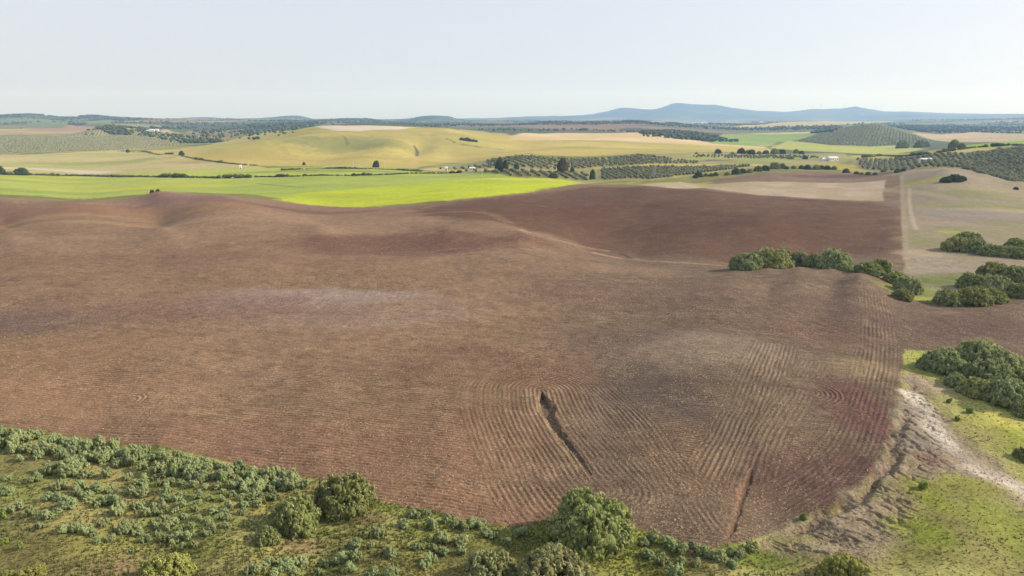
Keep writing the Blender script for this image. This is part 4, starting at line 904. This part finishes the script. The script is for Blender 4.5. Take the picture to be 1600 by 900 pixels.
for (x, y, w_) in [(55,748,26),(78,776,24),(92,778,24),(104,789,30),(108,738,44),(80,734,30),(136,742,24),(168,742,26),(186,724,22),(165,706,24),(120,770,26),(136,776,22),(10,768,24),(14,746,16),(28,792,24),(48,802,26),(74,805,26),(90,798,20),(10,798,18),(62,822,20),(72,807,22),(98,828,26),(118,826,24),(134,828,26),(148,834,18),(163,818,24),(186,800,32),(194,828,32),(174,840,20),(150,845,16),(216,832,22),(228,842,20),(204,858,16),(158,786,26),(180,786,30),(206,765,26),(222,768,30),(150,762,20),(172,766,22),(200,745,22),(222,752,26),(120,720,22),(60,712,22),(214,790,26),(228,802,26),(30,716,18),(128,760,24),(96,760,26)]:
    put_bush(x, y + 4, w_, 'pale grey green bush standing loose on the open grassy slope', 'bushes loose on the grassy slope', .6)
for (x, y, w_) in [(592,834,24),(582,852,20),(554,852,28),(606,862,20),(536,874,28),(556,872,26),(512,882,24),(474,880,26),(446,886,30),(422,880,24),(404,892,28),(388,893,18),(546,888,26),(584,896,24),(610,898,26),(498,896,22),(430,896,24),(462,896,22)]:
    put_bush(x, y + 3, w_, 'grey green bush on the grass below the two dark round trees', 'bushes below the two round trees', .62)
for (x, y, w_) in [(647,804,22),(664,802,20),(630,819,22),(675,822,26),(689,844,28),(723,846,28),(677,855,18),(651,856,24),(692,864,24),(719,862,20),(794,846,24),(785,864,20),(672,876,30),(609,866,24),(614,896,24),(759,833,22),(736,820,28),(728,826,22),(815,834,26),(700,812,22),(752,822,20),(712,820,20),(772,838,18),(660,884,20)]:
    put_bush(x, y + 3, w_, 'grey green bush on bright grass left of the largest round tree', 'bushes left of the largest tree', .62)
for (x, y, w_) in [(1020,840,24),(1046,848,26),(1068,861,26),(1098,864,24),(1126,872,28),(1140,864,22),(1146,884,26),(1034,878,26),(1015,868,24),(1053,895,28),(1082,852,20),(1110,868,22),(1156,868,22),(1172,856,22),(1005,848,20),(1064,878,18),(1090,880,20),(1052,858,22)]:
    put_bush(x, y + 3, w_, 'grey green bush right of the largest round tree, below the furrows', 'bushes right of the largest tree', .62)
for (x, y, w_, lb) in [(1255,811,12,'tiny bright green bush on the grey bank'),(1443,762,16,'small grey green bush at the top of the grassy bank'),(1515,645,12,'larger green bush on the green verge'),(1495,657,9,'tiny green bush on the verge beside the dirt track'),(1483,629,9,'tiny green bush near the top of the verge')]:
    put_bush(x, y, w_, lb, None, .8, BUSHG[0])
for (x, y, w_, lb) in [(6,805,20,'bright green leafy bush at the left picture edge'),(34,852,14,'small bright green bush low on the open slope'),(6,848,14,'small dark green bush low at the left picture edge')]:
    put_bush(x, y + 4, w_, lb, None, .8, BUSHG[1])
print('bushes', NB[0])

# ------------------------------------------------------------------ grass tufts, clods, straw
def picks(mask, n):
    k = np.nonzero(mask)[0]; return rng.choice(k, min(n, len(k)), replace=False)
inview = np.abs(TT.ravel()) < R(41)
k = picks(inview & (ZONE == ZI['grassland']) & (RAD > 48) & (RAD < 165) & (GRS > .5) & ((X < 20) | (rng.random(N) < .45)), 24000)
base = np.stack([X[k], Y[k], Z[k]], 1) + np.hstack([rng.normal(0, .06, (len(k), 2)), np.zeros((len(k), 1))])
dens = sstep(-.5, .35, n2[k] + .4 * n1[k])
b = Bag()
for rep in range(3):
    n = len(k); a = rng.uniform(0, 6.28, n); hgt_ = rng.uniform(.08, .26, n) * (.5 + dens); wd = rng.uniform(.05, .13, n)
    t = np.stack([np.cos(a), np.sin(a), np.zeros(n)], 1) * wd[:, None]
    lean = rng.normal(0, .12, (n, 3)); lean[:, 2] = hgt_
    v = np.stack([base - t, base + t, base + lean], 1).reshape(-1, 3)
    col = np.clip(.55 - .2 * dens + rng.normal(0, .14, n), 0, 1)
    b.add(v, np.arange(n * 3).reshape(-1, 3), np.repeat(col, 3))
tag(b.mesh('grass', M_GRASS, link=True), kind='stuff')
k = np.concatenate([picks(inview & (ZONE == ZI['ploughed_field']) & (RAD < 330), 26000), picks(inview & ((ZONE == ZI['eroded_ground']) | (ZONE == ZI['dirt_track'])) & (RAD < 200), 2600)])
g = rng; n = len(k)
c0 = np.stack([X[k], Y[k], Z[k]], 1); sz = g.uniform(.05, .15, n) * (1 + .6 * sstep(120, 300, RAD[k]))
tet = unit(np.array([(1, 0, -.3), (-.5, .87, -.3), (-.5, -.87, -.3), (0, 0, 1)]))
v = (c0[:, None] + tet[None] * (sz[:, None, None] * g.uniform(.6, 1.4, (n, 4, 1)))).reshape(-1, 3)
q = np.arange(n)[:, None] * 4
soil_ = ZONE[k] == ZI['ploughed_field']
tone = np.where(g.random(n) < np.where(soil_, .22 + .35 * SPK[k], 0), g.uniform(.65, 1, n), g.uniform(.1, .5, n)); tone = np.where(soil_, tone, g.uniform(.4, .8, n))
b = Bag(); b.add(v, np.concatenate([q + [[0, 1, 3]], q + [[1, 2, 3]], q + [[2, 0, 3]]]), np.repeat(tone, 4))
tag(b.mesh('soil_clods', M_CLOD, link=True), kind='stuff')

# ------------------------------------------------------------------ olive groves, hedges and far woods
def blob(seed, n=46, leaf=.34, tall=1.):
    g = np.random.default_rng(seed); b = Bag()
    v0 = ICO1[0] * (1 + .14 * g.normal(0, 1, (len(ICO1[0]), 1))) * .82; b.add(v0 * [1, 1, .8 * tall] + [0, 0, .95 * tall], ICO1[1], g.uniform(.15, .4, len(v0)))
    d = unit(g.normal(0, 1, (n, 3))); leaves(b, d * [1, 1, .85 * tall] * g.uniform(.75, 1.05, (n, 1)) + [0, 0, .95 * tall], d, leaf, np.clip(g.normal(.55, .2, n), 0, 1), g)
    b.add(np.array([(.12, 0, 0), (-.06, .1, 0), (-.06, -.1, 0), (0, 0, .7)]), np.array([(0, 1, 3), (1, 2, 3), (2, 0, 3)]), .1)
    return b.arrays()
def tiny(seed):
    g = np.random.default_rng(seed); b = Bag()
    b.add(ICO0[0] * (1 + .2 * g.normal(0, 1, (12, 1))) * [1, 1, .85] + [0, 0, .7], ICO0[1], g.uniform(.2, .8, 12)); return b.arrays()
BLOB = [blob(s) for s in range(5)]; TINY = [tiny(s) for s in range(6)]
OLM = [as_mesh(a_, 'olive_tree', M_OLV) for a_ in BLOB]
def merged(name, pts, sizes, protos, mat, flat=1.):
    b = Bag(); pts = np.asarray(pts); z = z_at(pts[:, 0], pts[:, 1]); g = np.random.default_rng(5)
    w_ = g.integers(0, len(protos), len(pts))
    for m_, (v, t, c) in enumerate(protos):
        s = np.nonzero(w_ == m_)[0]
        if not len(s): continue
        an = g.uniform(0, 6.28, len(s)); ca_, sa_ = np.cos(an), np.sin(an); sc = sizes[s]
        vx = (v[None, :, 0] * ca_[:, None] - v[None, :, 1] * sa_[:, None]) * sc[:, None] + pts[s, 0, None]
        vy = (v[None, :, 0] * sa_[:, None] + v[None, :, 1] * ca_[:, None]) * sc[:, None] + pts[s, 1, None]
        vz = v[None, :, 2] * sc[:, None] * flat + z[s, None] - .1
        vv = np.stack([vx, vy, vz], 2).reshape(-1, 3)
        tt = (np.arange(len(s))[:, None, None] * len(v) + t[None]).reshape(-1, 3)
        cc_ = np.clip(np.tile(c, len(s)) + np.repeat(g.normal(0, .12, len(s)), len(v)), 0, 1)
        b.add(vv, tt, cc_)
    return b.mesh(name, mat, link=True)
def grove(poly_px, sx, sy, ang, jit=.25, keep=1.):
    P_ = GP(poly_px); lo, hi = P_.min(0), P_.max(0); c_ = (lo + hi) / 2; ex = np.hypot(*(hi - lo)) / 2 + sx
    nx, ny = int(ex / sx), int(ex / sy)
    gi, gj = np.meshgrid(np.arange(-nx, nx + 1) * sx, np.arange(-ny, ny + 1) * sy)
    gi, gj = gi.ravel() + rng.normal(0, jit, gi.size), gj.ravel() + rng.normal(0, jit, gi.size)
    x = c_[0] + gi * math.cos(ang) - gj * math.sin(ang); y = c_[1] + gi * math.sin(ang) + gj * math.cos(ang)
    m_ = (poly_sd(P_, x, y) > 1) & (rng.random(len(x)) < keep)
    return np.stack([x[m_], y[m_]], 1)
def visible(pts, top=3.):
    zt = z_at(pts[:, 0], pts[:, 1]) + top; ok = np.ones(len(pts), bool)
    for f in np.linspace(.02, .985, 160):
        ok &= z_at(pts[:, 0] * f, pts[:, 1] * f) < ZC + (zt - ZC) * f
    dy = CP * pts[:, 1] + SP * (ZC - zt); return ok & (np.abs(pts[:, 0] / dy) < 880 / FPX)
GR = [grove([(1452,262),(1500,263),(1640,293),(1640,234),(1560,237),(1510,241),(1530,250)], 8.0, 6.6, .5),
      grove([(1335,247),(1345,262),(1395,268),(1445,262),(1500,262),(1545,248),(1505,241),(1420,248)], 8.0, 7.2, .35, .5, .9),
      grove([(670,263),(760,258),(760,250),(850,247),(1000,244),(1060,250),(1100,256),(1000,258.5),(930,261),(920,263),(860,266),(800,262)], 8.0, 7.5, .2, .5, .92),
      grove([(935,283),(1020,282),(1100,271),(1190,259.5),(1100,262),(1000,263),(940,266)], 6.0, 6.6, .75),
      grove([(720,268),(800,276),(870,279),(925,283),(915,272),(860,271),(780,268)], 9, 5.5, .12, .3),
      grove([(1060,246.5),(1240,248),(1290,246),(1240,243),(1120,243)], 9, 12, .05, .6, .8),
      grove([(-80,245),(60,237),(150,236),(240,229),(320,223),(360,220),(330,213),(270,208),(160,210),(0,213),(-80,214)], 7.6, 7.6, .40, .5, .95),
      grove([(1245,221),(1300,226.5),(1360,228.5),(1430,225),(1455,221),(1430,212),(1390,200),(1350,195),(1310,201),(1275,211)], 8.0, 7.0, -.50, 1.3, .93)]
op = np.vstack(GR); osz = np.concatenate([np.full(len(a_), s_) for a_, s_ in zip(GR, (2.3, 1.9, 1.8, 1.9, 1.9, 1.7, 1.55, 1.9))]) * rng.uniform(.8, 1.15, len(op))
vis = visible(op); op, osz = op[vis], osz[vis]
order = np.argsort(np.hypot(op[:, 0], op[:, 1]) / osz)
solo, rest = order[:290], order[290:]
zz = z_at(op[solo, 0], op[solo, 1])
for q_, z_ in zip(solo, zz):
    o = bpy.data.objects.new('olive_tree', OLM[q_ % 5]); COL.objects.link(o); o.location = (op[q_, 0], op[q_, 1], float(z_) - .1)
    o.rotation_euler.z = random.uniform(0, 6.28); s_ = float(osz[q_]); o.scale = (s_, s_, s_ * random.uniform(.85, 1.05))
    right = op[q_, 0] / op[q_, 1] > .5
    tag(o, 'round grey green olive tree in the grove beyond the bare pasture hill' if right else 'round grey green olive tree in the rows beyond the ploughed and yellow green fields', 'olive tree', 'olive trees beyond the pasture hill' if right else 'olive trees in the valley rows')
nr = np.hypot(op[rest, 0], op[rest, 1]) < 1150
og = Bag()
for sel, pr in ((rest[nr], BLOB), (rest[~nr], TINY)):
    if len(sel):
        o = merged('olive_grove', op[sel], osz[sel] * (1 if pr is BLOB else .95), pr, M_OLV)
        v_ = np.empty(len(o.data.vertices) * 3, np.float32); o.data.vertices.foreach_get('co', v_)
        t_ = np.empty(len(o.data.loops), np.int32); o.data.loops.foreach_get('vertex_index', t_)
        c_ = np.empty(len(o.data.vertices), np.float32); o.data.attributes['tint'].data.foreach_get('value', c_)
        og.add(v_.reshape(-1, 3), t_.reshape(-1, 3), c_); me_ = o.data; bpy.data.objects.remove(o); bpy.data.meshes.remove(me_)
tag(og.mesh('olive_grove', M_OLV, link=True), kind='stuff')
print('olives', len(op))

def hedge(pts, w_, h_, label, dens=1., mat=None, name='hedge'):
    L = smooth_line(GP(pts), 10); seg = np.hypot(*np.diff(L, axis=0).T); tot = seg.sum(); n = int(tot / (w_ * .26) * dens) + 3
    s_ = np.sort(rng.uniform(0, tot, n)); cum = np.concatenate([[0], np.cumsum(seg)])
    x = np.interp(s_, cum, L[:, 0]) + rng.normal(0, w_ * .25, n); y = np.interp(s_, cum, L[:, 1]) + rng.normal(0, w_ * .25, n)
    szs = w_ * .42 * rng.uniform(.5, 1.2, n) * (.8 + .7 * sstep(.2, .5, vnoise(x / 22, y / 22, 3)))
    o = merged(name, np.stack([x, y], 1), szs, BLOB, mat or M_HEDGE, h_); return tag(o, label, 'hedge')
hedge([(10,272.5),(60,273),(120,274),(180,275),(250,276),(330,277),(400,276)], 4.0, .9, 'long dark hedge between the pale field and the bright green field')
hedge([(400,275.5),(470,274),(540,273.5),(600,273),(660,271),(720,270)], 2.8, .9, 'thin dark hedge continuing below the darker green field strip')
hedge([(440,265),(500,262.5),(560,263),(610,265),(660,268)], 2.4, .8, 'low hedge along the foot of the wheat hill')
hedge([(285,243.5),(310,248),(345,253.5),(375,256.5),(400,258)], 3.6, .7, 'dark ditch hedge between wheat hill and pale field')
hedge([(190,236),(230,237.5),(270,241)], 3.4, .6, 'short dark hedge at the tip of the wheat field')
hedge([(760,268.5),(800,269),(840,269.5),(900,270)], 2.8, .8, 'broken hedge in front of the small shed')
hedge([(1400,249),(1430,247),(1450,245)], 4, .9, 'dark hedge before the white farm shed')
hedge([(1460,240),(1490,235),(1520,231),(1560,228.5),(1600,228)], 4, .8, 'hedge below the bright green field on the slope')
hedge([(1350,246),(1380,244),(1420,243),(1450,240)], 4, .8, 'dark hedge under the grey fallow field', 1.2)
hedge([(1560,235),(1580,236),(1640,237)], 4, 1., 'short dark hedge along the top of the olive slope')
hedge([(1505,264),(1530,267),(1560,274),(1600,283)], 3.4, .9, 'ragged hedge between pasture hill and olive slope', 1.2)
# far woods: dark trees that read as one mass
wp = []
def wood_poly(poly, sp):
    P_ = GP(poly); lo, hi = P_.min(0), P_.max(0); n = int((hi - lo).prod() / sp ** 2)
    x, y = rng.uniform(lo[0], hi[0], n), rng.uniform(lo[1], hi[1], n); m_ = poly_sd(P_, x, y) + 14 * vnoise(x / 40, y / 40, 9) > 0
    wp.append(np.stack([x[m_], y[m_]], 1))
wood_poly([(125,208),(150,201),(165,198),(200,205),(205,211),(150,211)], 8)
wood_poly([(205,204),(240,207),(300,213),(345,222),(320,224),(270,222),(225,213)], 19)
wood_poly([(275,224),(345,222),(350,219),(300,219)], 9)
wood_poly([(300,212),(400,218),(460,207),(400,203),(310,204)], 44)
wood_poly([(0,201),(30,203),(35,206),(0,205)], 9); wood_poly([(44,196),(70,198),(66,195),(46,194)], 9); wood_poly([(80,199),(110,193),(108,190),(85,194)], 9); wood_poly([(108,198),(135,196),(130,193),(112,194)], 9)
wood_poly([(380,196),(470,201),(510,194),(440,190)], 34)
wood_poly([(1265,208),(1300,207),(1315,199),(1300,197),(1280,203)], 10)
wood_poly([(1005,213),(1100,221),(1155,222),(1120,214),(1080,206),(1000,205)], 14)
wood_poly([(1395,198),(1440,206),(1500,204),(1440,196)], 18)
for (m_, g_, f_, gx_, gy_, wm_, dd_) in HB:
    if f_:
        k_ = int(min(wm_ * dd_ / 420, 900)); wp.append(np.stack([rng.normal(gx_, wm_ * .6, k_), rng.normal(gy_, dd_ * .6, k_)], 1))
n = 60000
aa_, rr_ = rng.uniform(-.78, .82, n), np.exp(rng.uniform(math.log(2400), math.log(8000), n)); x, y = aa_ * rr_, rr_
m_ = (fbm(x, y * 1.3, 900, 5, 91) > .13)
m_ &= ~((poly_sd(wh, x, y) > -30)) & ~(poly_sd(GP([(1230,224),(1300,230),(1370,232),(1470,228),(1470,218),(1400,195),(1350,192.5),(1300,199),(1260,212)]), x, y) > 0)
m_ &= ((np.abs(aa_) < .8) & (rng.random(n) < .24))
wp.append(np.stack([x[m_], y[m_]], 1))
wp = np.vstack(wp)
zone_at = lambda p: ZONE.reshape(NT, NR)[np.clip(np.searchsorted(TH, np.arctan2(p[:, 0], p[:, 1])) - 1, 0, NT - 1), np.clip(np.searchsorted(RR, np.hypot(p[:, 0], p[:, 1])) - 1, 0, NR - 1)]
wp = wp[visible(wp, 8.)]
zz = zone_at(wp); far_ok = (zz == ZI['far_plain']) | (zz == ZI['far_hills']) | (zz == ZI['grassland']) | (zz == ZI['eroded_ground']) | (np.hypot(wp[:, 0], wp[:, 1]) < 2600)
wp = wp[far_ok]
tag(merged('woodland', wp, rng.uniform(2.2, 4.6, len(wp)) * (1 + np.hypot(wp[:, 0], wp[:, 1]) / 8000), TINY, M_WOOD, .8), kind='stuff')
print('woodland', len(wp))
# ------------------------------------------------------------------ buildings, poles, wind turbines, fence
M_WHITE = flat_material('whitewash', (.78, .77, .74), .8, 1.5, .06); M_TILE = flat_material('roof_tiles', (.42, .27, .19), .85, 2); M_GROOF = flat_material('pale_roof', (.62, .62, .60), .6, 1)
M_GLASS = flat_material('window_glass', (.05, .06, .07), .15); M_DOOR = flat_material('door_wood', (.16, .11, .07), .7); M_STEEL = flat_material('white_steel', (.34, .36, .38), .6); M_CONC = flat_material('concrete_pole', (.55, .54, .51), .85, 4); M_WIRE = flat_material('wire', (.25, .25, .25), .5, metal=.8); M_WOOD = flat_material('fence_wood', (.20, .16, .12), .9, 8)
class Geo:
    def __init__(s): s.v = []; s.f = []
    def quad(s, *p): n = len(s.v); s.v += [tuple(q) for q in p]; s.f.append(tuple(range(n, n + len(p)))); return s
    def box(s, x0, x1, y0, y1, z0, z1):
        n = len(s.v); s.v += [(x, y, z) for z in (z0, z1) for x, y in ((x0, y0), (x1, y0), (x1, y1), (x0, y1))]
        s.f += [tuple(n + k for k in q) for q in ((3, 2, 1, 0), (4, 5, 6, 7), (0, 1, 5, 4), (1, 2, 6, 5), (2, 3, 7, 6), (3, 0, 4, 7))]; return s
    def tube(s, p0, p1, r0, r1, k=10):
        p0, p1 = Vector(p0), Vector(p1); d = (p1 - p0).normalized(); u = d.orthogonal().normalized(); w_ = d.cross(u); n = len(s.v)
        for p, r in ((p0, r0), (p1, r1)):
            for a in range(k):
                an = 2 * math.pi * a / k; s.v.append(tuple(p + u * r * math.cos(an) + w_ * r * math.sin(an)))
        s.f += [(n + a, n + (a + 1) % k, n + k + (a + 1) % k, n + k + a) for a in range(k)] + [tuple(n + k - 1 - a for a in range(k)), tuple(n + k + a for a in range(k))]; return s
    def out(s, name, mat, parent=None):
        me = bpy.data.meshes.new(name); me.from_pydata(s.v, [], s.f); me.update(); me.materials.append(mat)
        o = bpy.data.objects.new(name, me); COL.objects.link(o)
        if parent: o.parent = parent
        return o
def root_at(name, px, py, label, cat, rot=0., group=None, dist=None, sink=.1):
    if dist: a, _ = ray_as(px, py); g = (float(a) * dist, dist)
    else: g = G(px, py)
    e = bpy.data.objects.new(name, None); COL.objects.link(e); e.location = (g[0], g[1], float(z_at(*g)[0]) - sink); e.rotation_euler.z = rot
    return tag(e, label, cat, group)
def house(px, py, w_, d_, h_, rh, label, rot=0., roof=None, nwin=3, cat='house', name='farmhouse', group=None, door=True, scale=1., sink=.3):
    e = root_at(name, px, py, label, cat, rot, group, sink=sink); e.scale = (scale,) * 3
    x, y = w_ / 2, d_ / 2
    g = Geo().box(-x, x, -y, y, -1.5, h_); g.quad((-x, -y, h_), (-x, 0, h_ + rh), (-x, y, h_)); g.quad((x, -y, h_), (x, y, h_), (x, 0, h_ + rh)); g.out('wall', M_WHITE, e)
    r = Geo(); o_ = .35; t = .18
    for s in (-1, 1):
        a = [(-x - o_, s * (y + o_), h_ - rh * o_ / y), (x + o_, s * (y + o_), h_ - rh * o_ / y), (x + o_, 0, h_ + rh), (-x - o_, 0, h_ + rh)]
        up = [(p[0], p[1], p[2] + t) for p in a]; r.quad(*up); r.quad(*[(p[0], p[1], p[2] + .02) for p in a][::-1]); r.quad(a[0], a[1], up[1], up[0])
        for q in ((0, 3), (2, 1)): r.quad(a[q[0]], a[q[1]], up[q[1]], up[q[0]])
    r.out('roof', roof or M_TILE, e)
    for k in range(nwin):
        cx_ = -x + w_ * (k + .5) / nwin
        if door and k == nwin // 2: Geo().box(cx_ - .6, cx_ + .6, -y - .06, -y + .1, 0, min(2.2, h_ * .8)).out('door', M_DOOR, e)
        else: Geo().box(cx_ - .55, cx_ + .55, -y - .05, -y + .1, h_ * .38, h_ * .72).out('window', M_GLASS, e)
    return e
house(1300, 250.5, 13, 8, 4.2, 1.6, 'white farmhouse at the end of the dark bushes, below the green fields', .25, M_GROOF, 4)
house(1288, 250.5, 8, 6, 3.0, 1.2, 'lower white annexe joined to the left of the valley farmhouse', .25, M_GROOF, 2, 'outbuilding', 'farm_annexe')
house(1448, 251.5, 15, 7, 2.6, 1.0, 'long low white shed among the olive rows on the right', .1, M_GROOF, 4, 'shed', 'farm_shed')
house(738, 266, 6, 5, 2.8, 1.0, 'small pale roofed shed beside the pair of tall dark trees', .0, M_GROOF, 2, 'shed', 'field_shed')
house(697.5, 266.5, 3.2, 3.2, 4.2, .8, 'small white hut standing in the pale strip below the wheat hill', .0, M_WHITE, 1, 'hut', 'white_hut', door=True)
house(376, 263, 2.4, 2.4, 4.6, .6, 'slim white hut at the left foot of the wheat hill', .3, M_WHITE, 1, 'hut', 'white_hut')
for a in [(238,206,13,8,5,1.6,'largest white house on the wooded hill at the far left'),(246,206,9,7,6,1.6,'tall white house right of the largest one on the wooded hill'),(231,206.5,7,6,3.5,1.2,'lowest white house at the left end of the hamlet on the wooded hill')]:
    house(*a, .2, M_WHITE, 3, group='white houses of the far hamlet', name='village_house')
# pale round topped barn far off
e = root_at('round_barn', 1190, 192, 'pale round topped barn on the far plain below the mountain', 'barn', .2)
g = Geo(); pr = [(math.cos(a) * 13, math.sin(a) * 12) for a in np.linspace(0, math.pi, 11)]
for k in range(10): g.quad((pr[k][0], -16, pr[k][1]), (pr[k][0], 16, pr[k][1]), (pr[k + 1][0], 16, pr[k + 1][1]), (pr[k + 1][0], -16, pr[k + 1][1]))
g.out('roof', M_GROOF, e)
for s in (-1, 1): Geo().quad(*[(x_, s * 16.0, z_) for x_, z_ in pr][::s]).out('end_wall', M_WHITE, e)
Geo().box(-4, 4, -16.2, -15.9, 0, 7).out('door', M_DOOR, e)
def pole(px, py, h_, label):
    e = root_at('power_pole', px, py, label, 'power pole', .4, 'power poles in the valley')
    Geo().tube((0, 0, -.5), (0, 0, h_), .22, .14, 8).out('post', M_CONC, e)
    Geo().box(-1.1, 1.1, -.09, .09, h_ - .75, h_ - .55).out('crossarm', M_CONC, e)
    for x_ in (-.95, 0, .95): Geo().tube((x_, 0, h_ - .55), (x_, 0, h_ - .25), .07, .05, 6).out('insulator', M_WHITE, e)
pole(753, 277.5, 12, 'pale power pole rising from the edge of the bright yellow green field')
pole(863, 278, 12, 'pale power pole beside the dark bush left of the poplar')
pole(1023, 277, 11, 'pale power pole in the olive rows behind the brown hill')
pole(552, 263.5, 9, 'thin pale pole at the foot of the wheat hill, left of the lone tree')
pole(601, 263.5, 9, 'thin pale pole at the foot of the wheat hill, right of the lone tree')
def turbine(px, d_, hub, rot, label):
    e = root_at('wind_turbine', px, 172, label, 'wind turbine', rot, 'wind turbines on the far ridge', dist=d_)
    Geo().tube((0, 0, -3), (0, 0, hub), 4.2, 2.6, 12).out('tower', M_STEEL, e)
    Geo().box(-2.2, 2.2, -4.5, 6.5, hub - .5, hub + 3.8).out('nacelle', M_STEEL, e)
    h_ = Geo().tube((0, -4.5, hub + 1.6), (0, -7.6, hub + 1.6), 2.0, .8, 10).out('hub', M_STEEL, e)
    for k in range(3):
        an = 2 * math.pi * k / 3 + px; u = Vector((math.sin(an), 0, math.cos(an))); s = Vector((math.cos(an), 0, -math.sin(an))); c = Vector((0, -6, hub + 1.6)); L = hub * .52
        g = Geo(); rings = []
        for t, w_, th_ in ((0, 1.1, .9), (.15, 2.6, .7), (.5, 1.8, .45), (1, .5, .15)):
            rings.append([tuple(c + u * (1 + t * L) + s * a * w_ + Vector((0, b_ * th_, 0))) for a, b_ in ((-1, 0), (0, -1), (1, 0), (0, 1))])
        for r0, r1 in zip(rings, rings[1:]):
            for q in range(4): g.quad(r0[q], r0[(q + 1) % 4], r1[(q + 1) % 4], r1[q])
        g.quad(*rings[-1]); g.out('blade', M_STEEL, e)
for px, d_, hub, rot, lb in [(1239,14000,66,.2,'faint leftmost wind turbine on the far ridge'),(1269,14500,82,.1,'wind turbine second from the left on the far ridge'),(1282,14500,80,-.2,'wind turbine third from the left on the far ridge'),(1318,14000,86,.3,'wind turbine just left of the pointed blue hill'),(1368,14000,80,.0,'wind turbine just right of the pointed blue hill'),(1376.5,13800,98,.2,'tallest wind turbine, rightmost on the far ridge')]:
    turbine(px, d_, hub, rot, lb)
# wire fence at the top of the verge
L = GP([(1418,548),(1424,556),(1431,566),(1437,578),(1441,592)])
e = bpy.data.objects.new('wire_fence', None); COL.objects.link(e); e.location = (L[0][0], L[0][1], float(z_at(*L[0])[0]))
tag(e, 'old wire fence with leaning wooden posts on the green verge beside the field', 'fence')
pp = []
for t in np.linspace(0, 4, 5):
    k = min(int(t), 3); f = t - k; x, y = L[k] * (1 - f) + L[k + 1] * f; pp.append(Vector((x, y, float(z_at(x, y)[0]))) - e.location)
for p in pp:
    q = p + Vector((random.uniform(-.15, .15), random.uniform(-.15, .15), 1.0)); Geo().tube(p - Vector((0, 0, .3)), q, .05, .045, 7).out('post', M_WOOD, e)
g = [Geo(), Geo()]
for a, b_ in zip(pp, pp[1:]):
    for k, z_ in enumerate((.5, 1.0)): g[k].tube(a + Vector((0, 0, z_)), b_ + Vector((0, 0, z_)), .012, .012, 4)
for w_ in g: w_.out('wire', M_WIRE, e)
print('objects', len(bpy.data.objects))
